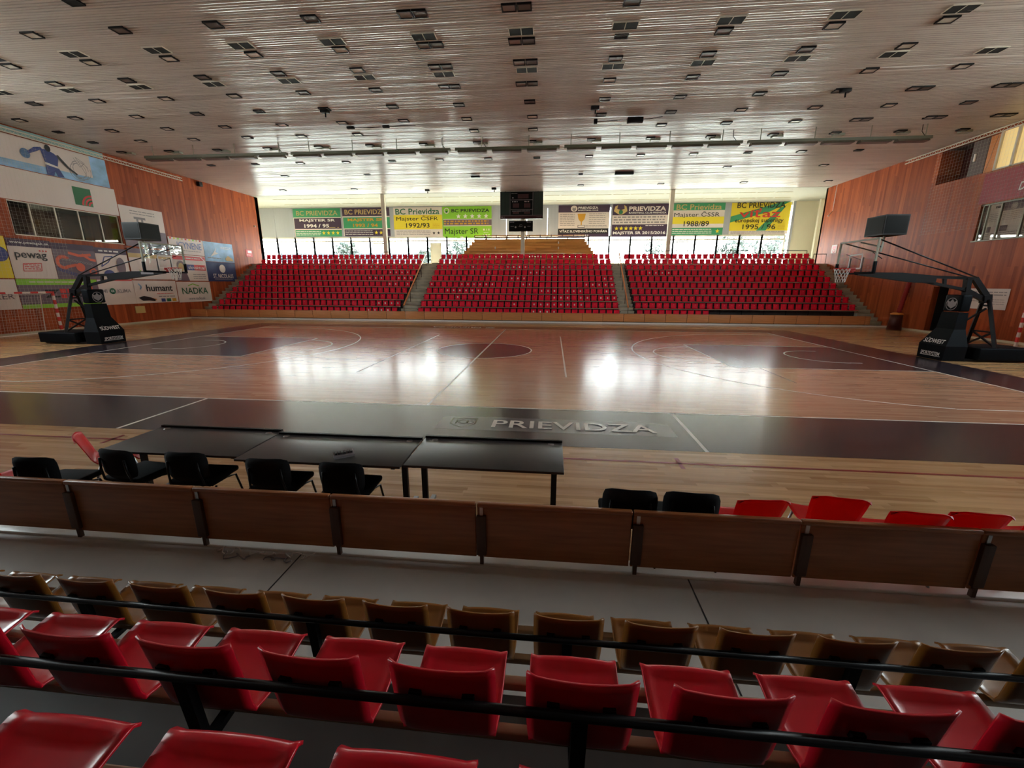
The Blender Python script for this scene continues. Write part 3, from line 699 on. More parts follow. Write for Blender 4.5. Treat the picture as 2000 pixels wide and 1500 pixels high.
    for sy in (-1, 1): pd.bev(-.045, .045, sy*.91-.035, sy*.91+.035, 2.86, 3.25, PADV, .015)
    pd.build('edge_padding', t)
    rm = MB(); R_ = .2335
    rm.tube([(.375+R_*cos(2*pi*k/28), R_*sin(2*pi*k/28), 3.05) for k in range(29)], .012, REDP, 8, False)
    rm.box(.01, .15, -.10, .10, 2.96, 3.06, REDP); rm.bar((.02, 0, 2.9), (.14, 0, 3.0), .16, .02, REDP); rim = rm.build('rim', t)
    nt_ = MB(); nl = 12
    for k in range(nl):
        for d in (1, -1):
            pts = []
            for j in range(6):
                q = j/5; a = 2*pi*(k+d*q*2.2)/nl; r_ = R_*(1-.42*q**.8); pts.append((.375+r_*cos(a), r_*sin(a), 3.045-.45*q))
            nt_.tube(pts, .006, WHITE, 4, False)
    nt_.build('net', rim)
    sc = MB(); c = (-.75, 0); hw = .34
    tri = [(c[0]+hw, -.55), (c[0]+hw, .55), (c[0]-.45, 0)]
    sb = MB().prism([(c[0]+.36, -.42), (c[0]+.36, .42), (c[0]-.36, .42), (c[0]-.36, -.42)], 2, 4.1, 4.72, BLACK).build('shot_clock', t)
    s2 = MB(); s2.box(c[0]+.362, c[0]+.366, -.39, .39, 4.14, 4.68, SCREEN); s2.box(c[0]-.33, c[0]+.33, -.426, -.422, 4.14, 4.68, SCREEN); s2.box(c[0]-.33, c[0]+.33, .422, .426, 4.14, 4.68, SCREEN); s2.build('screen', sb)
    ps = MB(); ps.bar((-.72, 0, 3.6), (-.75, 0, 4.12), .05, .05, ALU); ps.bar((-.05, 0, 3.90), (-.74, 0, 3.75), .04, .04, BLACK); ps.build('clock_post', t)
    return t
hoop(-12.8, 0, 'black portable basketball hoop on the left, before the sponsor banners', -1)
hoop(12.8, pi, 'black portable basketball hoop on the right, before the wooden wall', 1)

# ================================================================== FAR STAND FITTINGS
for i, x in enumerate((-11.6, .02, 11.62)):
    o = MB(); o.box(x-.15, x+.15, 19.75, 20.05, 4.04, CZ-.01, CREAM); o = o.build('pillar')
    tag(o, ['slim grey pillar behind the left far block of seats', 'slim grey pillar in the middle, carrying the scoreboard', 'slim grey pillar behind the right far block of seats'][i], 'pillar', 'pillars behind the far seats')
def rail(x0, x1, y, z0, z1, label, n, name='guard_rail', mid=False):
    t = thing(name, label, 'railing', ((x0+x1)/2, y, z0), 0, 'guard rails of the upper corridor'); W = (x1-x0)/2; h = z1-z0
    MB().tube([(-W, 0, h), (W, 0, h)], .022, BLACK, 8).build('handrail', t)
    if mid: MB().tube([(-W, 0, h*.5), (W, 0, h*.5)], .015, BLACK, 6).build('mid_rail', t)
    for i in range(n): x = -W+2*W*i/(n-1); MB().tube([(x, 0, 0), (x, 0, h)], .016, BLACK, 6).build('post', t)
rail(-22.6, -8.2, 19.45, 4.04, 5.03, 'black guard rail behind the top row of the left far block', 9)
rail(-6.7, -5.5, 19.45, 4.04, 5.03, 'short black guard rail left of the wooden bleacher', 2)
rail(6.1, 7.0, 19.45, 4.04, 5.03, 'short black guard rail right of the wooden bleacher', 2)
rail(8.1, 21.9, 19.45, 4.04, 5.06, 'black guard rail behind the top row of the right far block', 9)
rail(-20.3, -12.6, 22.2, 4.04, 5.75, 'taller black barrier frame standing near the left far windows', 6, 'barrier_frame', True)
rail(22.0, 22.9, 18.7, 4.04, 4.75, 'low black rail at the top of the right wall stairs', 2)
for i, (xa, xb, lb) in enumerate(((-7.55, -7.75, 'orange wooden handrail on the left aisle stairs'), (7.5, 7.62, 'orange wooden handrail on the right aisle stairs'))):
    t = thing('stair_handrail', lb, 'handrail', (xa, 12.3, .3), 0, 'aisle handrails'); dx = xb-xa
    p0, p1 = Vector((0, -.1, .72)), Vector((dx, 6.2, 4.55))
    b = MB(); b.bar(p0, p1, .07, .10, pmat('orange_rail', srgb(222, 128, 70), .4)); b.build('rail', t)
    for k in range(5):
        q = k/4; p = p0.lerp(p1, q); MB().tube([(p.x, p.y, p.z-.95 if k else -.1), p], .02, POSTW, 8).build('post', t)
# wooden bleacher on the upper level
t = thing('wooden_bleacher', 'tan wooden bleacher with stepped plank rows above the centre seats', 'bleacher', (.4, 19.9, 4.04))
for k in range(7):
    hw = 5.75-.155*k; y0 = .05+.36*k; z = .62+.27*k
    b = MB(); b.box(-hw, hw, y0, y0+.05, z-.24, z-.01, BLEACH); b.box(-hw, hw, y0-.04, y0+.40, z-.03, z, BLEACH); b.build('plank_row', t)
    b = MB(); b.box(-hw, -hw+.05, y0, 2.9, .0, z-.03, BLEACH); b.build('side_panel', t); b = MB(); b.box(hw-.05, hw, y0, 2.9, .0, z-.03, BLEACH); b.build('side_panel', t)
b = MB(); b.box(-5.75, 5.75, 0, .05, .0, .40, BLEACH); b.build('front_board', t)
for zz in (2.38, 2.54): MB().box(-4.85, 4.85, 2.50, 2.55, zz-.045, zz+.045, BLEACH if zz > 2.5 else POSTW).build('top_rail', t)
for k in range(11): x = -4.82+9.64*k/10; MB().box(x-.035, x+.035, 2.47, 2.52, 2.2, 2.6, POSTW).build('rail_post', t)
for i, (x, z) in enumerate(((-2.3, 5.3), (2.95, 5.75), (2.95, 5.3))):
    o = MB().lathe([(0, 0), (.05, .0), (.055, .12), (.02, .17), (.02, .21), (0, .21)], (x, 20.25 if z < 5.5 else 20.6, z-.02), WHITE, 12).build('bottle')
    tag(o, ['small white bottle on the left part of the wooden bleacher', 'upper white bottle on the right part of the wooden bleacher', 'lower white bottle on the right part of the wooden bleacher'][i], 'bottle', 'bottles on the bleacher')
    o.location.y = 0; o.location.z = 0
# scoreboard
t = thing('scoreboard', 'large black electronic scoreboard at the top of the middle pillar', 'scoreboard', (-.07, 19.55, 7.55))
bd = MB().bev(-1.7, 1.7, -.12, .12, 0, 2.0, BLACK, .02).build('cabinet', t)
A = Art((-1.7, -.122, 0), (1, 0, 0), (0, 0, 1), .003)
A.rect(.04, .28, .72, 1.95, DGRN, 0); A.rect(2.68, .28, 3.36, 1.95, DGRN, 0)
for x in (.2, .3, .5, .62, 2.8, 2.92, 3.1): A.line([(x, .32), (x, 1.9)], .012, pmat('dim_green_led', srgb(26, 66, 40), .4))
for k in range(12): A.line([(.06, .4+.125*k), (.7, .4+.125*k)], .006, BLACKP); A.line([(2.7, .4+.125*k), (3.34, .4+.125*k)], .006, BLACKP)
A.rect(.86, 1.42, 2.55, 1.93, SCREEN, 0); A.rect(.86, .72, 2.55, 1.34, SCREEN, 0); A.rect(.86, .3, 2.5, .64, SCREEN, 0); A.rect(.0, .03, 3.4, .22, LED, 0)
A.rect(1.4, 1.5, 2.25, 1.82, LED, 1); A.rect(1.0, .82, 1.5, 1.14, LED, 1); A.rect(1.9, .82, 2.4, 1.14, LED, 1); A.rect(1.0, .36, 1.5, .5, LED, 1); A.rect(1.9, .36, 2.4, .5, LED, 1)
for ln in ([(.84, 1.4), (2.58, 1.4)], [(.84, .68), (2.58, .68)], [(.78, .25), (.78, 1.95)], [(2.6, .25), (2.6, 1.95)], [(.05, .25), (3.35, .25)]): A.line(ln, .02, GREYT)
A.lines(.95, 1.22, 1.42, 1.31, 1, GREYT, .07, 45); A.lines(1.92, 1.22, 2.36, 1.31, 1, GREYT, .07, 46); A.lines(.95, 1.5, 1.15, 1.6, 1, GREYT, .07, 47)
A.lines(.9, 1.83, 1.4, 1.9, 1, GREYT, .03, 4); A.lines(.95, .54, 2.4, .6, 1, GREYT, .03, 6); A.lines(.06, .06, .34, .18, 1, GREYT, .08, 48); A.lines(2.9, .1, 3.3, .15, 1, GREYT, .02, 3)
A.build('display', bd)
for x in (-1.3, 1.3): MB().box(x-.03, x+.03, -.04, .04, 2.0, 2.04, BLACK).build('hanger', t)
t = thing('scoreboard', 'small black fouls scoreboard under the large one', 'scoreboard', (-.12, 19.6, 6.6))
bd = MB().bev(-.97, .97, -.1, .1, 0, .80, BLACK, .02).build('cabinet', t)
A = Art((-.97, -.102, 0), (1, 0, 0), (0, 0, 1), .003); A.rect(.05, .05, 1.89, .75, SCREEN, 0)
for u, v in ((.55, .32), (1.3, .32)): A.disc(u, v, .07, GREYT, 1)
for ln in ([(.15, .38), (.4, .38)], [(1.5, .38), (1.75, .38)], [(.8, .36), (1.1, .36)], [(.85, .46), (1.0, .5), (1.1, .46)]): A.line(ln, .025, GREYT)
A.lines(.08, .66, .45, .72, 1, GREYT, .035, 4); A.lines(1.45, .66, 1.8, .72, 1, GREYT, .035, 5); A.build('display', bd)

# ================================================================== BANNERS ON THE FAR WALL
def sheet(A, w_, h, m, nu=16, nv=8):
    vs = []; fs = []
    for j in range(nv+1):
        for i in range(nu+1): vs.append(A.P(w_*i/nu, h*j/nv, 0))
    for j in range(nv):
        for i in range(nu): a = j*(nu+1)+i; fs.append((a, a+1, a+nu+2, a+nu+1))
    b = MB(); b.add(vs, fs, m, True); n = len(vs); N = A.N*-.004
    b.add([Vector(v)+N for v in vs], [f[::-1] for f in fs], m, True); return b
def banner(name, label, O, R, U, W, H, m, group, amp=.006, seed=0, cat='banner'):
    ph = seed*1.7
    wave = lambda u, v: amp*(sin(u*3.1+ph)+.6*sin(u*7.3+v*1.9+ph*2)+.5*sin(v*4.1+ph)+2.3)
    O = Vector(O); A = Art((0, 0, 0), R, U, .006, wave)
    o = sheet(A, W, H, m, max(8, int(W/.12)), max(6, int(H/.2))).build(name); o.location = O
    tag(o, label, cat, group); return o, A
def fb_(i, x0, x1, z0, z1, label, m):
    return banner('championship_banner', label, (x0, 25.285, z0), (1, 0, 0), (0, 0, 1), x1-x0, z1-z0, m, 'title banners on the far wall', seed=i)
o, A = fb_(0, -22.96, -18.1, 6.92, 9.5, 'green and purple 1994 / 95 title banner with four stars', OFFW); W = 4.86
A.rect(0, 1.78, W, 2.58, GREEN, 0); A.rect(.05, .72, W, 1.7, PURP, 0); A.rect(.08, 0, W, .62, GREEN, 0)
A.text('BC PRIEVIDZA', .35, 1.95, W-.3, 2.38, TAN, .012, 0, 1); A.text('MAJSTER SR', .6, 1.32, W-.6, 1.62, WHITE, .05); A.text('1994 / 95', 1.05, .82, 3.6, 1.16, WHITE, .05); A.line([(3.6, .83), (4.6, .83)], .04, TAN)
for k in range(4): A.star(3.0+.48*k, .33, .2, YELL)
A.lines(.15, .08, 2.7, .55, 3, WHITE, .05, 2); A.build('lettering', o)
o, A = fb_(1, -17.92, -13.2, 6.94, 9.51, 'purple and green 1993 / 94 title banner behind the left pillar', OFFW); W = 4.72
A.rect(0, 1.82, W, 2.57, PURP, 0); A.rect(.05, .72, W, 1.72, GREEN, 0); A.rect(.1, 0, W, .62, PURP, 0)
A.text('BC PRIEVIDZA', .25, 1.98, W-.3, 2.42, TAN, .03, 0, 1); A.text('MAJSTER SR', .5, 1.3, W-.6, 1.62, GOLD, .05); A.text('1993 / 94', 1.0, .82, 3.5, 1.14, GOLD, .05)
for k in range(3): A.star(3.3+.48*k, .31, .2, YELL)
A.lines(.18, .06, 3.0, .56, 3, WHITE, .05, 3); A.build('lettering', o)
o, A = fb_(2, -12.8, -8.06, 6.84, 9.5, 'white and yellow 1992/93 title banner with two stars', OFFW); W = 4.74
A.rect(.0, .68, W, 1.98, YELL, 0); A.text('BC Prievidza', .2, 2.02, W-.25, 2.55, DGREEN, .025); A.text('Majster ČSFR', .25, 1.38, W-.4, 1.92, BLACKP, 0); A.text('1992/93', 1.2, .82, 3.5, 1.24, BLACKP, .02)
A.star(3.9, .34, .16, BLACKP); A.star(4.35, .34, .16, BLACKP); A.lines(.2, .12, 3.6, .6, 3, GREYT, .05, 5); A.lines(3.8, .8, 4.5, 1.2, 3, GOLD, .03, 6); A.build('lettering', o)
o, A = fb_(3, -8.03, -3.32, 6.7, 9.52, 'lime green banner with a row of five grey stars', LIME); W = 4.71
A.text('BC PRIEVIDZA', .9, 2.3, W-.2, 2.6, BLACKP, .03)
for k in range(5): A.star(1.55+.66*k, 1.95, .24, WHITE)
A.ring(.42, 2.45, .22, .08, OFFW); A.disc(.42, 2.36, .09, DGREEN, 2); A.rect(.08, 1.15, W, 1.66, MAUVE, 0); A.lines(.15, 1.2, 4.4, 1.62, 2, GOLD, .13, 7); A.rect(.08, 1.66, W, 1.72, OFFW, 0); A.rect(.08, 1.08, W, 1.14, OFFW, 0)
A.text('Majster SR', .2, .22, 3.45, .88, BLACKP, 0); A.lines(3.9, .6, 4.5, .9, 1, OFFW, .16, 42); A.lines(3.9, .1, 4.5, .4, 1, OFFW, .16, 43); A.line([(3.95, .5), (4.4, .5)], .04, OFFW); A.build('lettering', o)
o, A = fb_(4, 2.92, 7.58, 6.74, 9.5, 'white cup winner banner with a golden trophy', OFFW); W = 4.66
A.rect(0, 2.14, W, 2.76, PURP, 0); A.rect(0, .28, W, .74, BLACKP, 0); A.rect(0, 0, W, .28, PURP, 0); A.disc(1.42, 2.46, .3, OFFW, 1, ry=.26); A.poly([(1.25, 2.36), (1.42, 2.22), (1.6, 2.36), (1.55, 2.58), (1.42, 2.48), (1.3, 2.58)], GREYT, 2)
A.text('PRIEVIDZA', 1.8, 2.42, 3.6, 2.62, WHITE, .03); A.text('BASKETBALL CLUB', 1.8, 2.26, 3.6, 2.36, WHITE, .02); A.text('VÍŤAZ SLOVENSKÉHO POHÁRA', .12, .4, W-.15, .66, WHITE, .04); A.lines(1.5, .06, 2.8, .22, 1, WHITE, .12, 44)
A.poly([(1.75, 2.02), (2.5, 2.02), (2.4, 1.55), (2.22, 1.35), (2.02, 1.35), (1.85, 1.55)], GOLD, 1); A.rect(2.07, 1.0, 2.17, 1.36, GOLD, 1); A.rect(1.8, .8, 2.45, 1.03, BLACKP, 1); A.rect(1.84, .84, 2.41, 1.0, OFFW, 2)
A.lines(.15, .95, 1.5, 2.05, 7, GREYT, .05, 8); A.lines(2.8, 1.1, 4.3, 2.08, 6, GREYT, .05, 9); A.lines(2.5, .8, 4.5, 1.04, 2, GREYT, .04, 10); A.build('lettering', o)
o, A = fb_(5, 7.84, 12.8, 6.74, 9.53, 'white and purple banner with club crest and six yellow stars', OFFW); W = 4.96
A.rect(0, 1.86, W, 2.79, PURP, 0); A.rect(0, .0, W, 1.06, PURP, 0); A.poly([(.2, 2.6), (.1, 2.2), (.5, 1.95), (.72, 1.9), (.95, 1.95), (1.3, 2.2), (1.2, 2.6), (.98, 2.72), (1.05, 2.4), (.72, 2.3), (.38, 2.4), (.45, 2.72)], TAN, 1); A.disc(.72, 2.12, .19, DGREEN, 2)
A.text('PRIEVIDZA', 1.45, 2.2, W-.25, 2.58, OFFW, .05); A.text('BASKETBALL CLUB PRIEVIDZA', 1.45, 1.98, W-.2, 2.12, WHITE, .03); A.lines(.12, 1.12, W-.2, 1.8, 3, GREYT, .11, 11)
for k in range(6): A.star(.42+.43*k, .72, .2, YELL)
A.text('MAJSTER SR 2015/2016', .12, .14, W-.15, .46, WHITE, .05); A.lines(3.0, .9, 4.6, 1.0, 1, WHITE, .06, 12); A.build('lettering', o)
o, A = fb_(6, 13.1, 17.65, 6.85, 9.55, 'green, white and yellow 1988/89 title banner with one star', OFFW); W = 4.55
A.rect(0, 2.1, W, 2.7, GREEN, 0); A.rect(0, .95, W, 1.55, YELL, 0); A.rect(0, 0, W, .62, GREEN, 0); A.text('BC Prievidza', .35, 2.15, W-.3, 2.6, TAN, .02); A.text('Majster ČSSR', .2, 1.45, W-.4, 2.02, BLACKP, 0); A.text('1988/89', 1.1, .74, 3.3, 1.18, BLACKP, .02)
A.star(4.1, .32, .2, YELL); A.lines(.15, .08, 3.6, .56, 3, WHITE, .05, 13); A.build('lettering', o)
o, A = fb_(7, 18.2, 23.2, 6.88, 9.52, 'yellow 1995 / 96 super league banner with green diagonal stripe', YELL); W = 5.0
A.poly([(0, 1.0), (0, 1.5), (3.9, 2.6), (4.4, 2.72), (4.9, 2.72), (3.3, 1.9)], GREEN, 0); A.poly([(2.3, .3), (3.1, .3), (4.6, 2.4), (4.1, 2.2)], GREEN, .4); A.rect(0, 0, W, .3, OFFW, 0)
A.text('BC PRIEVIDZA', .45, 2.2, W-.5, 2.66, BLACKP, .02, 0, 6); A.text('víťaz', .7, 1.42, 4.2, 2.14, REDP, .02, 0, 6); A.text('europskej superligy', .4, .9, W-.5, 1.34, BLACKP, .015, 0, 6); A.text('1995 / 96', 1.1, .42, 3.9, .84, BLACKP, .015, 0, 6); A.lines(.15, .05, 4.7, .26, 2, GREYT, .04, 14); A.lines(4.1, .45, 4.7, .8, 3, GOLD, .03, 15); A.build('lettering', o)

# ================================================================== CEILING FIXTURES
cols = [-21.6, -18.8, -15.9, -12.95, -10.05, -7.15, -4.25, -1.4, 1.45, 4.4, 7.3, 10.2, 13.1, 15.9, 18.8, 21.55]
ROWS = [(-2.8, '...LQQQPPQ......'), (-1.72, '..DDDDDDDDDDD...'), (-1.25, '..LLLLLPPOQLL...'), (.0, '..LQQQLPPQQQL...'), (.52, '.DDDDDDDDDDDDDD.'), (1.5, '.QLLLQQPPLQQLL..'), (3.05, 'LLLQOQQQQQQQQPP.'),
        (4.55, 'OLLLLLQLLQQLLLQ.'), (6.05, 'OLLLLL.LL.LQLPPP'), (7.8, 'FFFFFFFFFFFFFFFF'), (10.6, '.OOLLOLLOLLLOLO.'), (13.5, '..L.O.......L.L.'), (17.7, '.L.L.....L.L.L.L'), (-4.0, '....O....D......')]
def fixture(kind):
    b, q = MB(), MB(); z = -.02
    def frame(x0, x1, y0, y1, t, m, zz=-.035):
        b.box(x0, x1, y0, y0+t, zz, .02, m); b.box(x0, x1, y1-t, y1, zz, .02, m); b.box(x0, x0+t, y0, y1, zz, .02, m); b.box(x1-t, x1, y0, y1, zz, .02, m)
    if kind in 'LQ':
        frame(-.22, .22, -.16, .16, .035, BLACK); q.box(-.19, .19, -.13, .13, -.02, -.012, LPANE if kind == 'L' else QPANE)
    elif kind == 'P':
        frame(-.40, -.01, -.16, .16, .035, BLACK); frame(.01, .40, -.16, .16, .035, BLACK); q.box(-.37, -.04, -.13, .13, -.02, -.012, LGREY); q.box(.04, .37, -.13, .13, -.02, -.012, QPANE)
    elif kind == 'D':
        frame(-.36, .36, -.19, .19, .018, WFRAME, -.02); b.box(-.012, .012, -.19, .19, -.02, .0, WFRAME); q.box(-.35, .35, -.18, .18, -.014, -.01, DARK)
    elif kind == 'O':
        frame(-.2, .2, -.13, .13, .03, BLACK); q.box(-.18, .18, -.11, .11, -.025, -.01, DARK)
    else:
        frame(-.30, .12, -.22, .06, .03, BLACK, -.05); frame(-.05, .42, .0, .26, .03, ALU, -.09); q.box(-.28, .10, -.2, .04, -.04, -.03, QPANE); q.box(-.02, .39, .03, .23, -.08, -.07, LGREY)
    return b.data('frame'), q.data({'D': 'opening', 'O': 'opening'}.get(kind, 'lamp_pane'))  # vents and hatches: flat dark panels paint in the recess shade
FX = {k: fixture(k) for k in 'LQPDOF'}
DESC = {'L': ('ceiling_light', 'small pale-paned ceiling light', 'ceiling light'), 'Q': ('ceiling_light', 'small dim-paned ceiling light', 'ceiling light'), 'P': ('ceiling_light', 'twin-pane ceiling light', 'ceiling light'),
        'D': ('ceiling_vent', 'dark double ceiling opening', 'ceiling vent'), 'O': ('ceiling_vent', 'small dark ceiling hatch', 'ceiling vent'), 'F': ('ceiling_light', 'pair of offset ceiling lamps', 'ceiling light')}
for ri, (y, s) in enumerate(sorted(ROWS)):
    k = 0
    for c, ch in zip(cols, s):
        if ch == '.': continue
        k += 1; nm, d, cat = DESC[ch]
        t = thing(nm, f'{d}, {nth(k)} from left in ceiling row {ri+1} counted from camera', cat, (c+random.uniform(-.04, .04), y+random.uniform(-.03, .03), CZ-.012), 0, 'ceiling lights' if cat == 'ceiling light' else 'ceiling vents')
        for me in FX[ch]: q = bpy.data.objects.new(me.name.split('.')[0], me); COL.objects.link(q); q.parent = t
for r, (y, x0, n_) in enumerate(((21.25, -21.5, 31), (23.5, -21.9, 32))):
    m = MB(); m.box(-.62, .62, -.10, .10, -.012, .004, NOSE); m.box(-.60, .60, -.05, .05, -.014, -.01, pmat('slot_shadow', srgb(150, 140, 112), .8)); d = m.data('vent_slot')
    for i in range(n_):
        o = bpy.data.objects.new('vent_slot', d); COL.objects.link(o); o.location = (x0+1.4*i, y, CZ-.019)
        tag(o, f'slim cream slot, {nth(i+1)} from left in the {"front" if r == 0 else "rear"} slot row of the far ceiling', 'vent', 'ceiling slots')

# ================================================================== LUMINAIRE BEAMS
BE = [(-19.55, -11.45, 5), (-11.2, -2.75, 5), (-2.5, 2.72, 3), (2.95, 11.3, 5), (11.55, 19.5, 5)]
RODS = [-19.06, -16.71, -14.36, -11.88, -10.22, -7.87, -5.53, -3.13, -1.17, 1.21, 3.27, 5.6, 7.96, 10.39, 12.1, 14.5, 16.91, 19.24]
for i, (x0, x1, n_) in enumerate(BE):
    t = thing('lamp_beam', f'grey lamp beam hung under the ceiling on rods, {nth(i+1)} from the left', 'light fixture', ((x0+x1)/2, 6.9, 9.0), 0, 'hanging lamp beams'); W = (x1-x0)/2
    b = MB(); b.prism([(-.09, -.02), (.09, -.02), (.09, .10), (-.09, .10)], 0, -W, W, pmat('beam_paint', srgb(92, 92, 74), .5)); b.build('beam', t)
    for k in range(n_):
        c = -W+(2*W)*(k+.5)/n_; h = (2*W)/n_*.42
        l = MB(); l.prism([(-.17, -.12), (.17, -.12), (.09, -.02), (-.09, -.02)], 0, c-h, c+h, pmat('lamp_housing', srgb(88, 80, 66), .5)); lm = l.build('lamp', t)
        l = MB(); l.box(c-h+.03, c+h-.03, -.15, .15, -.135, -.12, pmat('lamp_reflector', srgb(84, 50, 44), .5)); l.build('reflector', lm)
    for x in RODS:
        if x0 <= x <= x1:
            a = x-(x0+x1)/2; MB().tube([(a, 0, .1), (a, 0, .6)], .022, ALU, 8).build('rod', t)
    a = W-.35 if i != 2 else -1.1
    MB().tube([(a-.1, 0, .58), (a-.08, .02, .3), (a+.08, 0, .1)], .014, BLACK, 6).build('supply_cable', t)
def hung(pts, boxes, label):
    t = thing('hanging_device', label, 'hanging device', pts[0], 0); O = Vector(pts[0])
    MB().tube([Vector(p)-O for p in pts], .012, BLACK, 6).build('cable', t)
    for (x, y, z, sx, sy, sz) in boxes: b = MB(); b.bev(x-sx-O.x, x+sx-O.x, y-sy-O.y, y+sy-O.y, z-sz-O.z, z+sz-O.z, BLACK, .03); b.build('housing', t)
hung([(4.2, 4.95, 9.45), (5.4, 4.95, 9.47), (6.6, 4.95, 9.49), (7.1, 4.95, 9.56)], [(4.25, 4.95, 9.45, .08, .08, .09), (5.95, 4.95, 9.45, .34, .12, .10)], 'black speaker bar on a cable under the right of the ceiling')
hung([(-7.2, 5.0, 9.55), (-6.0, 5.0, 9.5), (-4.6, 5.0, 9.54), (-3.9, 5.0, 9.55)], [(-7.0, 5.0, 9.52, .18, .07, .05), (-5.3, 5.0, 9.52, .16, .07, .05)], 'thin cable with small lamps under the left of the ceiling')
hung([(-3.2, 14.2, 9.52), (0, 14.2, 9.5), (3.5, 14.2, 9.52), (7.5, 14.2, 9.55), (9.0, 14.2, 9.57)], [(7.0, 14.2, 9.5, .6, .12, .09), (-2.8, 14.2, 9.48, .3, .1, .06), (4.2, 14.2, 9.5, .15, .08, .05)], 'long black cable with lamps across the far ceiling')
for i, (x, y) in enumerate(((-7.35, 18.3), (-2.1, 18.2), (4.1, 3.7), (13.2, 2.9), (-7.2, 3.1))):
    t = thing('ceiling_projector', ['small black spotlight under the far ceiling, left of the scoreboard', 'small black spotlight by the top left of the scoreboard', 'brown box lamp hanging from the ceiling right of centre', 'broken dark lamp hanging from the ceiling at the right', 'broken dark lamp hanging from the ceiling left of centre'][i], 'spotlight', (x, y, 9.58))
    MB().bev(-.17, .17, -.1, .1, -.12, 0, BLACK, .02).build('housing', t); MB().tube([(.02, 0, -.12), (.02, 0, -.28)], .03, BLACK, 8).build('lamp_tube', t)
# ================================================================== LEFT WALL
LW = XL+.02
def lb_(name, label, y0, y1, z0, z1, m, seed, cat='banner'):
    return banner(name, label, (LW, y0, z0), (0, 1, 0), (0, 0, 1), y1-y0, z1-z0, m, 'sponsor banners on the left wall' if cat == 'banner' else None, .006, seed, cat)
o, A = lb_('mural_banner', 'long pale mural banner of a dribbling basketball player', 1.0, 7.75, 7.74, 9.2, OFFW, 1); W = 6.75
A.rect(0, 0, W, .35, SKYB, 0); A.rect(5.9, 0, W, 1.45, SKYB, 0); A.rect(0, 1.2, 1.9, 1.45, SKYB, 0)
P = lambda pts, m, lv=2: A.poly([(2.15+u*1.2, v*1.2) for u, v in pts], m, lv)
BLU = BLUE
A.disc(2.95, .78, .2, pmat('teal_print', srgb(90, 120, 160), .55), 2, ry=.22); P([(.75, .75), (.8, .68), (1.1, .85), (1.3, .98), (1.25, 1.05), (1.02, .98)], BLU); P([(1.22, .98), (1.3, .5), (1.75, .42), (1.85, .8), (1.7, .92), (1.45, 1.0)], BLU); P([(1.75, .85), (1.85, .9), (2.2, .5), (2.5, .3), (2.45, .24), (2.12, .45)], BLACKP); P([(1.3, .5), (1.72, .42), (1.75, .36), (1.28, .42)], WHITE)
P([(1.3, .40), (1.78, .34), (1.92, .03), (1.66, .0), (1.6, .2), (1.52, .0), (1.28, .0)], BLU); A.disc(2.15+1.5*1.2, 1.08*1.2-.02, .13, BLACKP, 3, ry=.16)
for k in range(9): A.ring(5.3+.1*sin(k*2.1), .55+.07*cos(k*1.7), .42+.04*sin(k*3), .018, GREYT, k*.6, k*.6+2.4, 2)
A.line([(4.5, .8), (4.9, .5), (5.2, .15), (5.6, .35), (5.35, .95), (5.2, 1.2)], .02, GREYT); A.line([(5.1, 1.15), (5.35, .75), (5.6, 1.0), (5.2, 1.2)], .02, GREYT)
A.build('printed_artwork', o)
o, A = lb_('frieze_banner', 'narrow pale blue strip along the top of the left wall', 1.0, 7.72, 9.24, 9.54, pmat('pale_teal_print', srgb(150, 186, 186), .55, var=.15, scale=(1, 1, 3)), 2)
o, A = lb_('sponsor_banner', 'long plain white banner with one green square emblem', 0.6, 7.95, 6.27, 7.71, OFFW, 3)
A.rect(5.1, .25, 6.0, 1.16, pmat('emblem_green', srgb(30, 110, 62), .55), 0)
for r in (.2, .36, .52): A.ring(6.0, .28, r, .09, REDP, pi/2, pi, 1, 14)
A.build('printed_emblem', o)
o, A = lb_('sponsor_banner', 'white and mauve banner hanging behind the left shot clock', 8.0, 10.8, 4.62, 6.93, OFFW, 4)
A.rect(0, 0, 2.8, 1.0, MAUVE, 0); A.rect(.8, 1.62, 1.55, 1.75, GREYT, 1); A.rect(.95, 1.2, 1.08, 1.62, GREYT, 1); A.rect(1.25, 1.2, 1.38, 1.62, GREYT, 1); A.lines(.6, 1.85, 2.2, 2.15, 2, GREYT, .04, 3); A.build('lettering', o)
o, A = lb_('sponsor_banner', 'white banner with large pale blue ICYNENE lettering', 10.9, 13.72, 4.37, 5.44, OFFW, 5)
A.text('ICYNENE', .62, .38, 2.62, .82, pmat('steel_blue_print', srgb(110, 130, 180), .55), .01)
for k in range(9): A.rect(.1+.3*k, .96, .25+.3*k, 1.06, (REDP, YELL, LIME, TAN)[k % 4], 1)
A.lines(1.0, .2, 2.5, .3, 1, GREYT, .04, 4); A.build('lettering', o)
o, A = lb_('sponsor_banner', 'white banner with a portrait and red slovaktual strip', 10.9, 13.7, 2.6, 4.33, OFFW, 6)
A.rect(.1, 1.4, 2.75, 1.66, REDP, 0); A.line([(2.4, 1.66), (2.7, 1.4)], .06, WHITE); A.rect(1.1, .72, 2.7, 1.1, REDP, 0); A.rect(1.1, .72, 1.7, 1.1, BLUE, 1); A.text('slovaktual', 1.2, .8, 2.6, 1.03, WHITE, .01, 0, 3)
A.disc(.62, 1.0, .3, pmat('hair_print', srgb(120, 112, 116), .5), 1, ry=.34); A.disc(.62, .9, .22, TAN, 2, ry=.28); A.poly([(.15, 0), (1.15, 0), (1.0, .5), (.62, .62), (.3, .5)], MAUVE, 1); A.lines(1.5, .1, 2.6, .5, 3, GREYT, .04, 5); A.lines(.9, 1.47, 2.3, 1.58, 1, WHITE, .06, 8); A.build('printed_artwork', o)
o, A = lb_('sponsor_banner', 'sky blue banner with clouds above the navy one', 13.74, 16.57, 4.02, 5.42, SKYB, 7)
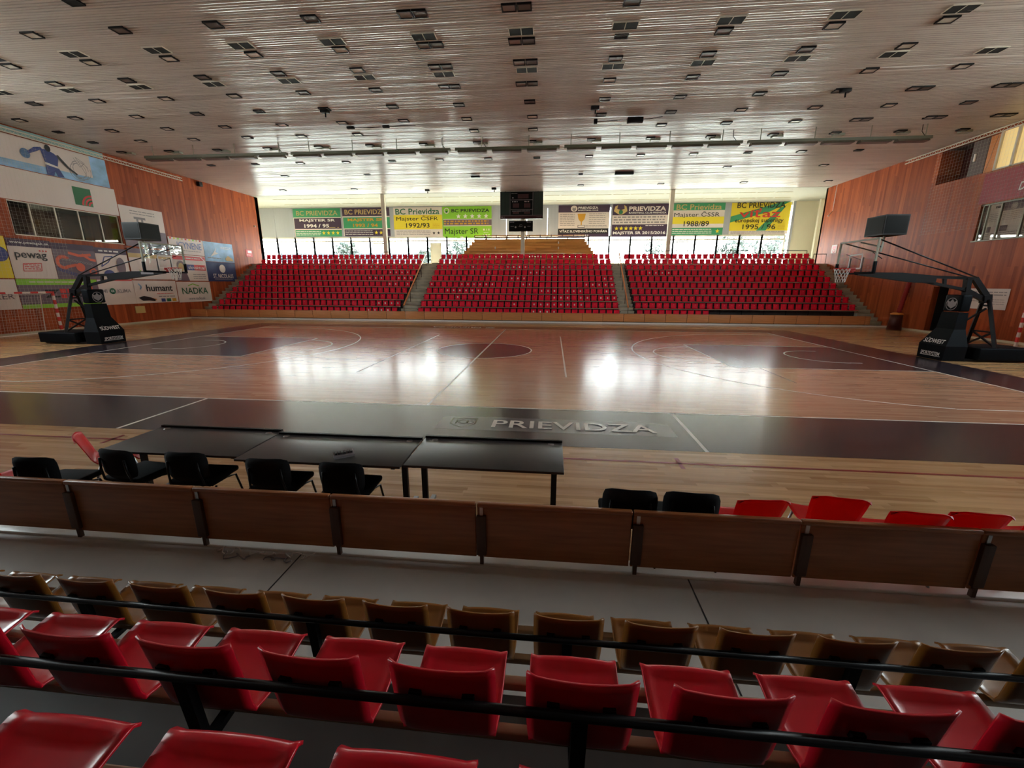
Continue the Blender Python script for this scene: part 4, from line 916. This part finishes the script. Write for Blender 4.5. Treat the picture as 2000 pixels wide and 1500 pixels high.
A.poly([(.5, .35), (.95, .8), (1.15, 1.05), (1.0, .7), (1.3, .62), (.9, .5)], WHITE, 1); A.poly([(1.9, .25), (2.2, .5), (2.6, .3), (2.75, .1), (2.0, .1)], TAN, 1); A.lines(1.6, .95, 2.6, 1.15, 2, WHITE, .05, 6); A.lines(.2, .22, 1.5, .3, 1, GREYT, .05, 6); A.build('printed_artwork', o)
o, A = lb_('sponsor_banner', 'navy banner with white disc and ST. NICOLAUS lettering', 13.7, 16.58, 2.57, 3.99, NAVY, 8)
A.disc(1.5, .95, .3, WHITE, 1); A.text('St. Nicolaus'.upper(), .5, .25, 2.5, .56, WHITE, .03); A.line([(.6, .17), (2.4, .17)], .02, WHITE); A.build('lettering', o)
o, A = lb_('sponsor_banner', 'white banner with dark green NADKA lettering', 10.92, 13.76, 1.14, 2.52, OFFW, 9)
A.text('NADKA', .35, .55, 2.55, .98, DGREEN, .02); A.text('www.nadka.sk', .8, .14, 2.2, .34, GREYT, .01); A.line([(.9, 1.12), (1.3, 1.24), (1.8, 1.1)], .06, LIME); A.build('lettering', o)
o, A = lb_('sponsor_banner', 'white banner with humant lettering and a pointing hand', 7.95, 10.86, 1.2, 2.59, OFFW, 10)
A.text('humant', .75, .72, 2.6, 1.15, BLACKP, .04); A.line([(.3, 1.2), (.45, 1.0), (.35, .85)], .08, SKYB); A.poly([(.15, .35), (.5, .45), (.95, .35), (1.25, .2), (1.2, .1), (.8, .15), (.4, .15)], BLACKP, 1); A.poly([(.95, .34), (1.35, .24), (1.3, .14), (1.0, .2)], pmat('skin_print', srgb(200, 150, 110), .55), 2)
A.rect(1.65, .05, 1.95, .25, BLUE, 1); A.rect(2.05, .05, 2.35, .25, DGREEN, 1); A.rect(2.45, .05, 2.75, .25, GOLD, 1); A.lines(1.5, .32, 2.7, .45, 1, GREYT, .06, 9); A.lines(1.4, .5, 2.6, .62, 1, REDP, .03, 9); A.build('lettering', o)
o, A = lb_('sponsor_banner', 'white banner with KLIMA lettering behind the left hoop', 5.9, 7.93, 1.2, 2.62, OFFW, 11)
A.text('MI', .15, .68, .42, .88, GREYT, .02); A.disc(.72, .78, .17, DGREEN, 1); A.text('GK', .62, .72, .82, .84, WHITE, .02, 0, 3); A.text('KLIMA', 1.0, .68, 1.8, .88, GREYT, .02); A.rect(.6, 1.36, 2.0, 1.42, REDP, 1); A.build('lettering', o)
o, A = lb_('sponsor_banner', 'white banner with dark pewag lettering and purple top strip', 2.28, 4.05, 2.64, 4.5, OFFW, 12)
A.rect(0, 1.5, 1.77, 1.86, PURP, 0); A.text('www.pewagsk.sk', .12, 1.6, 1.7, 1.76, WHITE, .01); A.text('pewag', .2, .86, 1.5, 1.22, BLACKP, .03)
for k in range(3): A.disc(1.25+.13*k, 1.34, .04, REDP, 1)
A.line([(.4, .35), (.45, .7), (1.2, .75), (1.15, .38), (.4, .35)], .03, REDP); A.lines(.48, .42, 1.12, .7, 3, REDP, .04, 10); A.build('lettering', o)
o, A = lb_('sponsor_banner', 'mauve banner showing orange hooks and chains', 4.07, 6.1, 2.64, 4.44, MAUVE, 13)
A.rect(0, 1.5, 2.03, 1.8, PURP, 0)
HK = pmat('orange_print', srgb(214, 96, 66), .55)
A.ring(.4, .85, .28, .17, HK, .6, 5.2, 1); A.line([(.5, .62), (1.0, .74)], .14, HK); A.line([(.7, 1.35), (1.2, 1.22), (1.8, 1.3)], .14, HK, 1); A.line([(1.35, 1.3), (1.7, 1.05), (2.0, 1.0)], .13, HK); A.disc(1.15, .62, .22, HK, 1); A.ring(1.75, .4, .16, .08, HK)
for k in range(12): A.ring(.1+.1*k, .5-.035*k, .06, .03, BLUE); A.ring(.4+.12*k, 1.02-.02*k, .05, .03, GREYT)
A.build('printed_artwork', o)
o, A = lb_('sponsor_banner', 'white banner with blue figures under a purple strip', 6.12, 7.9, 2.64, 4.38, OFFW, 14)
A.rect(0, 1.42, 1.78, 1.74, PURP, 0); A.lines(.2, 1.5, 1.3, 1.64, 1, WHITE, .08, 41); A.line([(.2, .7), (.45, 1.25), (.9, 1.3), (.6, .95), (.2, .7)], .05, BLUE); A.disc(.55, .3, .3, BLUE, 1, ry=.22); A.disc(1.3, .75, .26, MAUVE, 1, ry=.5); A.build('printed_artwork', o)
o, A = lb_('sponsor_banner', 'white banner corner with a green plant print behind the backboard', 7.98, 10.86, 2.66, 4.5, OFFW, 15)
A.rect(0, 1.3, 2.88, 1.55, TAN, 0); A.rect(0, 1.56, 2.88, 1.84, MAUVE, 0); A.poly([(.6, .2), (.5, .6), (.75, .4), (.85, .75), (.95, .4), (1.2, .55), (1.0, .2)], LIME, 1); A.build('printed_artwork', o)
o, A = lb_('sponsor_banner', 'yellow banner at the left edge with a blue blob', .8, 2.25, 2.65, 4.56, YELL, 16); A.disc(1.1, 1.1, .35, BLUE, 1); A.build('printed_artwork', o)
o, A = lb_('sponsor_banner', 'white banner ending in KER lettering behind the goal', .2, 2.24, 1.2, 2.6, OFFW, 17); A.text('KER', 1.1, .48, 1.86, .74, MAUVE, .02); A.build('lettering', o)
o, A = lb_('sponsor_banner', 'mauve and lime banner with red and dark ZZ letters behind the goal', 2.27, 5.88, 1.2, 2.62, MAUVE, 18)
A.rect(0, 1.14, 3.6, 1.42, LIME, 0); A.rect(0, 0, 3.6, .2, LIME, 0); A.text('Z', 1.0, .5, 1.7, .9, BLACKP, .05); A.rect(1.72, .46, 1.98, .66, REDP, 1); A.rect(1.72, .72, 1.98, .94, REDP, 1); A.rect(2.04, .46, 2.3, .66, REDP, 1); A.rect(2.04, .72, 2.3, .94, REDP, 1); A.text('Z', 2.35, .5, 2.9, .9, BLACKP, .05); A.disc(3.1, .98, .2, HK, 1); A.lines(.5, 1.22, 3.0, 1.34, 1, OFFW, .05, 11); A.build('lettering', o)
# commentary box window in the left wall
b = MB(); b.box(-25.6, -25.5, 2.6, 8.1, 4.5, 6.4, pmat('box_back', srgb(96, 72, 58), .8, var=.35, scale=(1, 1.2, 1.6))); b.box(-25.6, XL-.3, 2.6, 2.7, 4.5, 6.4, MAUVE); b.box(-25.6, XL-.3, 7.95, 8.1, 4.5, 6.4, VENEER); b.box(-25.6, XL-.3, 2.6, 8.1, 4.45, 4.6, POSTW); b.box(-25.6, XL-.3, 2.6, 8.1, 6.3, 6.45, TIER)
struct(b.build('wall_commentary_box'))
b = MB(); Xw = XL-.08
for y in (2.78, 3.62, 4.71, 5.79, 6.88, 7.87): b.box(Xw-.03, Xw+.03, y-.025, y+.025, 4.68, 6.25, WFRAME)
b.box(XL-.3, XL+.05, 2.75, 7.9, 4.66, 4.71, WFRAME); b.box(Xw-.03, Xw+.03, 2.75, 7.9, 6.2, 6.25, WFRAME); wo_ = struct(b.build('window_left_box'))
MB().box(Xw-.004, Xw, 2.78, 7.88, 4.7, 6.22, DGLASS).build('window_pane', wo_)
for i, (y, w_, h_, m) in enumerate(((3.2, .3, .12, WHITE), (4.3, .45, .35, MAUVE), (5.3, .12, .08, WHITE), (6.3, .2, .1, OFFW), (7.3, .3, .05, WHITE), (2.98, .1, .8, GREYT))):
    o = MB().bev(-24.2-.1, -24.2+.1, y-w_/2, y+w_/2, 4.60, 4.60+h_, m, .02).build('desk_item')
    tag(o, ['white paper tray behind the left pane of the commentary box', 'mauve monitor behind the second pane of the commentary box', 'tiny white cup in the middle of the commentary box', 'white device behind the fourth pane of the commentary box', 'white sheet behind the right pane of the commentary box', 'tall grey cabinet behind the left pane of the commentary box'][i], 'desk item', 'items in the commentary box')
o = MB().bev(XL, XL+.05, 7.76, 8.36, .62, 1.04, TAN, .01).build('wall_box'); tag(o, 'small tan board low on the left wall under the humant banner', 'wall box')
def sign(name, label, X, y0, y1, z0, z1, nx):
    t = thing(name, label, 'sign', (X, (y0+y1)/2, z0), 0)
    MB().box(min(0, nx*.02), max(0, nx*.02), -(y1-y0)/2, (y1-y0)/2, 0, z1-z0, REDP if nx > 0 else OFFW).build('plate', t)
    A = Art((nx*.021, -nx*(y1-y0)/2, 0), (0, nx, 0), (0, 0, 1), .003); w_ = y1-y0
    if nx > 0: A.rect(.3*w_, .3, .9*w_, .5, WHITE); A.lines(.1*w_, .08, .8*w_, .2, 1, WHITE, .04, 2)
    else: A.rect(.15*w_, .32, .85*w_, .5, pmat('pink_print', srgb(220, 120, 130), .5)); A.ring(.5*w_, .18, .12, .05, REDP)
    A.build('symbol', t)
sign('wall_sign', 'red sign with white symbol on the left wall by the stairs', XL, 18.05, 18.8, 4.6, 5.16, 1)
sign('wall_sign', 'white and red sign on the right wall by the stairs', XR, 17.77, 18.37, 4.76, 5.34, -1)
o = MB().bev(XL, XL+.25, 14.05, 14.35, 9.2, 9.5, BLACK, .03).build('wall_speaker'); tag(o, 'small black speaker high on the left wooden wall', 'speaker')
o = MB().lathe([(0, 0), (.07, 0), (.07, .12), (0, .12)], (XL+.06, 19.5, 7.1), WHITE, 12).build('wall_camera'); tag(o, 'small white camera near the far end of the left wall', 'camera')
def net_rail(X, y0, y1, z, nx, label):
    t = thing('net_rail', label, 'rail', (X, y0, z))
    for dz in (0, .16): MB().box(-.02, .02, 0, y1-y0, dz-.02, dz+.02, WFRAME).build('rail', t)
    b = MB(); n_ = int((y1-y0)/.3)
    for k in range(n_): b.bar((0, .3*k, 0), (0, .3*k+.15, .16), .015, .015, WFRAME); b.bar((0, .3*k+.15, .16), (0, .3*k+.3, 0), .015, .015, WFRAME)
    b.build('lattice', t)
net_rail(XL+.35, 1.0, 12.5, 9.18, 1, 'pale lattice net rail along the top of the left wall')
net_rail(XR-.3, -2.0, 12.6, 9.32, -1, 'pale lattice net rail along the top of the right wall')
def net(X, y0, y1, z0, z1, pitch, label, r=.0013):
    b = MB()
    y = y0
    while y <= y1: b.box(X-r, X+r, y-r, y+r, z0, z1, WFRAME); y += pitch
    z = z0
    while z <= z1: b.box(X-r, X+r, y0, y1, z-r, z+r, WFRAME); z += pitch
    o = b.build('safety_net'); o['kind'] = 'stuff'; tag(o, label, 'net')
net(XL+.35, 1.0, 4.6, .1, 9.1, .16, 'thin safety net hanging before the banners on the left wall')
net(XR-.3, 4.0, 10.5, 5.2, 9.3, .16, 'thin safety net hanging before the openings in the right wall')
# handball goals
def goal(X, yc, nx, label):
    t = thing('handball_goal', label, 'goal', (X, yc, 0), 0, 'handball goals')
    def striped(a, b_, name):
        m = MB(); a, b_ = Vector(a), Vector(b_); n_ = 10
        for k in range(n_): m.bar(a.lerp(b_, k/n_), a.lerp(b_, (k+1)/n_), .08, .08, REDP if k % 2 else OFFW)
        m.build(name, t)
    striped((0, -1.5, 0), (0, -1.5, 2.04), 'post'); striped((0, 1.5, 0), (0, 1.5, 2.04), 'post'); striped((0, -1.5, 2.0), (0, 1.5, 2.0), 'crossbar')
    b = MB()
    for sy in (-1.5, 1.5): b.tube([(0, sy, 2.0), (-nx*.7, sy, 1.9), (-nx*.95, sy, 0), (0, sy, 0)], .02, OFFW, 6)
    b.tube([(-nx*.95, -1.5, 0.03), (-nx*.95, 1.5, 0.03)], .02, OFFW, 6); b.build('net_frame', t)
    b = MB(); r = .004
    for k in range(26): y = -1.5+3*k/25; b.tube([(-nx*.7, y, 1.88), (-nx*.95, y, .03)], r, OFFW, 4); b.tube([(0, y, 2.0), (-nx*.7, y, 1.88)], r, OFFW, 4)
    for k in range(16): q = k/15; b.tube([(-nx*(.95-.25*q), -1.5, 1.85*q+.03), (-nx*(.95-.25*q), 1.5, 1.85*q+.03)], r, OFFW, 4)
    n = b.build('net', t); n['kind'] = 'stuff'
goal(-21.6, 1.1, 1, 'handball goal with red and white posts, before the left wall')
goal(22.0, 2.0, -1, 'handball goal with red and white posts, at the right edge')

# ================================================================== RIGHT WALL
RW = XR-.02
# gallery behind the upper opening
b = MB(); b.box(XR+.3, XR+1.2, 10.6, 10.7, 7.6, 9.6, VENEER); b.box(XR+1.1, XR+1.2, 7.4, 10.7, 7.6, 9.6, pmat('dark_red_wood', srgb(92, 30, 24), .5, var=.3, scale=(1, 4, 1))); b.box(XR+.3, XR+1.2, 1.4, 10.7, 7.6, 7.75, POSTW); b.box(XR+.3, XR+1.2, 1.4, 10.7, 9.45, 9.6, POSTW); b.box(XR+.3, XR+1.1, 7.45, 7.6, 7.6, 9.6, POSTW)
b.box(XR+1.1, XR+1.25, 8.2, 9.25, .0, 2.6, DARK); b.box(XR+.3, XR+1.2, 8.2, 8.3, 0, 2.6, DARK); b.box(XR+.3, XR+1.2, 9.2, 9.3, 0, 2.6, DARK); b.box(XR+.3, XR+1.2, 8.2, 9.3, 2.45, 2.6, DARK); b.box(XR+.3, XR+1.2, 8.2, 9.3, -.1, .02, DARK)
struct(b.build('wall_right_gallery'))
o = MB().box(XR+.32, XR+.38, 8.45, 9.25, 7.76, 9.44, pmat('grey_brown_panel', srgb(92, 74, 70), .6)).build('gallery_board'); tag(o, 'grey brown panel standing in the opening high on the right wall', 'panel')
o = MB().box(XR+.32, XR+.38, 7.98, 8.42, 7.76, 9.44, pmat('orange_panel', srgb(208, 130, 66), .5)).build('gallery_board'); tag(o, 'orange board with a dark crack in the right wall opening', 'panel')
Ac = Art((XR+.318, 8.42, 7.75), (0, -1, 0), (0, 0, 1), .002); Ac.line([(.08, .1), (.2, .7), (.26, 1.2), (.36, 1.65)], .02, BLACKP); Ac.build('crack', o)
o = MB().bev(XR+.27, XR+.32, 8.98, 9.06, 8.5, 8.85, WHITE, .01).build('wall_lamp'); tag(o, 'slim white lamp on the grey panel high on the right wall', 'lamp')
CUR = pmat('glowing_yellow_curtain', srgb(226, 196, 120), .7, var=.1, scale=(1, 9, .3), emit=srgb(226, 200, 140), es=.3)  # weak emission stands in for daylight behind the cloth
b = MB()
for y in (7.6, 6.85, 5.3, 3.75, 2.2, 1.55): b.box(XR+.02, XR+.1, y-.05, y+.05, 7.75, 9.42, WFRAME)
b.box(XR+.02, XR+.1, 1.5, 7.6, 7.75, 7.82, WFRAME); wc = struct(b.build('window_right_upper'))
MB().box(XR+.12, XR+.16, 1.5, 7.6, 7.75, 9.42, CUR).build('curtain', wc)
o, A = banner('red_banner', 'dark red banner with white lettering on the right wall', (RW, 7.85, 6.3), (0, -1, 0), (0, 0, 1), 6.5, 1.36, pmat('crimson_print', srgb(150, 16, 40), .5), None, .006, 20)
A.text('Do', 1.72, .3, 2.2, .66, WHITE, .03, .15); A.build('lettering', o)
b = MB(); b.box(XR+.3, XR+1.5, 3.3, 3.4, 4.4, 6.4, OFFW); b.box(XR+1.4, XR+1.5, 3.3, 7.9, 4.4, 6.4, OFFW); b.box(XR+.3, XR+1.5, 7.7, 7.9, 4.4, 6.4, VENEER); b.box(XR+.3, XR+1.5, 3.3, 7.9, 4.4, 4.6, POSTW); b.box(XR+.3, XR+1.5, 3.3, 7.9, 6.27, 6.4, OFFW); struct(b.build('wall_right_box'))
b = MB()
for y in (7.6, 7.35, 6.76, 5.75, 4.7, 3.6): b.box(XR+.04, XR+.1, y-.03, y+.03, 4.6, 6.27, ALU)
b.box(XR-.05, XR+.3, 3.5, 7.75, 4.56, 4.62, ALU); b.box(XR+.04, XR+.1, 3.5, 7.7, 6.2, 6.27, ALU); wb = struct(b.build('window_right_box')); MB().box(XR+.07, XR+.074, 3.5, 7.7, 4.62, 6.22, DGLASS).build('window_pane', wb)
for i, (y0, y1) in enumerate(((6.80, 7.32), (5.80, 6.72), (4.75, 5.70))):
    z0, z1 = 4.65, 6.2; o = MB().box(XR+.11, XR+.115, y0, y1, z0, z1, WHITE).build('poster')
    tag(o, ['narrow white poster in the left pane of the right box window', 'white poster with a grey head band in the right box window', 'white poster at the right edge in the right box window'][i], 'poster', 'posters in the right box window')
    A = Art((XR+.109, y1, z0), (0, -1, 0), (0, 0, 1), .002); w_ = y1-y0
    if i: A.rect(0, 1.2, w_, 1.55, MAUVE, 0); A.disc(w_/2, 1.36, .14, OFFW, 1); A.ring(w_/2, 1.36, .1, .02, MAUVE, lv=2)
    else: A.rect(w_*.45, 1.36, w_*.9, 1.46, BLACKP)
    A.lines(.05, .75, w_-.05, 1.15, 5, GREYT, .02, 20+i); A.rect(.06, .3, .35*w_+.06, .55, MAUVE, 1); A.lines(.05, .1, w_-.05, .28, 2, GREYT, .03, 23+i); A.build('print', o)
o, A = banner('paper_notice', 'white paper notice with red handwriting behind the right hoop', (RW, 7.15, 1.42), (0, -1, 0), (0, 0, 1), 1.85, .95, OFFW, None, .005, 21, 'notice')
A.lines(.1, .6, 1.75, .85, 2, GREYT, .04, 30); A.lines(.1, .3, .9, .55, 2, GREYT, .03, 31); A.ring(1.05, .4, .13, .03, REDP, .5, 4.5); A.line([(.95, .3), (1.15, .52)], .025, REDP); A.lines(1.2, .2, 1.75, .5, 3, GREYT, .02, 32); A.build('lettering', o)
t = thing('gym_bin', 'dark red brown bin with an orange top by the right wall', 'bin', (22.3, 10.3, 0))
MB().lathe([(0, 0), (.34, 0), (.30, .5), (.28, .86), (0, .86)], (0, 0, 0), pmat('maroon_leather', srgb(72, 22, 20), .5), 16).build('body', t); MB().lathe([(.0, .86), (.30, .86), (.31, .92), (.2, .97), (0, .98)], (0, 0, 0), pmat('orange_top', srgb(206, 128, 50), .5), 16).build('cover', t)
b = MB(); pts = [(22.75+.015*sin(k*1.9), 10.8-.012*k, .95+.07*k) for k in range(30)]; b.tube(pts, .05, pmat('red_rope', srgb(140, 26, 26), .7), 8, radii=[.10+.03*(k % 2) for k in range(30)]); o = b.build('rope'); tag(o, 'thick red bunched rope on the right wall above the bin', 'rope')
t = thing('conduit', 'thin white conduit on the right wall by the far corner', 'conduit', (XR-.06, 18.95, 7.78)); MB().tube([(0, 0, 0), (0, 0, 1.78)], .02, WHITE, 6).build('pipe', t); MB().tube([(0, 0, .02), (0, .35, -.2)], .02, BLACK, 6).build('arm', t); MB().lathe([(0, -.06), (.05, -.05), (.05, .03), (0, .05)], (0, .42, -.25), WHITE, 10).build('camera_head', t)
o = MB().box(25.0, 25.25, 24.2, 24.45, 4.04, 9.58, CREAM).build('corner_column'); tag(o, 'cream column in the far right corner behind the stand', 'column')

# ================================================================== OUTDOORS
def tree(x, y, h, r, label, seed):
    t = thing('tree', label, 'tree', (x, y, 3.5), 0, 'trees outside'); rr = random.Random(seed)
    MB().tube([(0, 0, 0), (.05, 0, h*.35), (-.05, .05, h*.6)], .18, pmat('bark', srgb(60, 50, 40), .9), 8, radii=[.22, .16, .1]).build('trunk', t)
    b = MB(); LF_ = pmat('foliage', (.012, .02, .011, 1), .7, var=.4, scale=(3, 3, 3))
    for k in range(420):
        d = Vector((rr.gauss(0, 1), rr.gauss(0, 1), rr.gauss(0, 1))).normalized()*rr.random()**.4
        c = Vector((d.x*r, d.y*r, h*.62+d.z*h*.42)); s = rr.uniform(.12, .32)*r*.6; u = Vector((rr.gauss(0, 1), rr.gauss(0, 1), rr.gauss(0, 1))).normalized(); v = u.orthogonal().normalized()
        b.add([c+u*s, c+v*s*.6, c-u*s, c-v*s*.6], [(0, 1, 2, 3)], LF_)
    b.build('crown', t)
for i, (x, y, h, r) in enumerate(((-25, 40, 4.2, 1.9), (-15, 44, 3.8, 2.0), (-9.0, 37, 4.4, 1.7), (14.5, 38, 4.6, 1.3), (23.5, 37, 4.6, 2.0), (28.6, 39, 5.0, 2.2))):
    tree(x, y, h, r, f'pale overexposed tree outside, {nth(i+1)} from the left beyond the far windows', i)
o = MB().box(-48, -16, 60, 70, 3.5, 7.8, pmat('pale_blue_facade', (.03, .045, .06, 1), .8)).build('building'); tag(o, 'pale blue building far outside the left far windows', 'building')
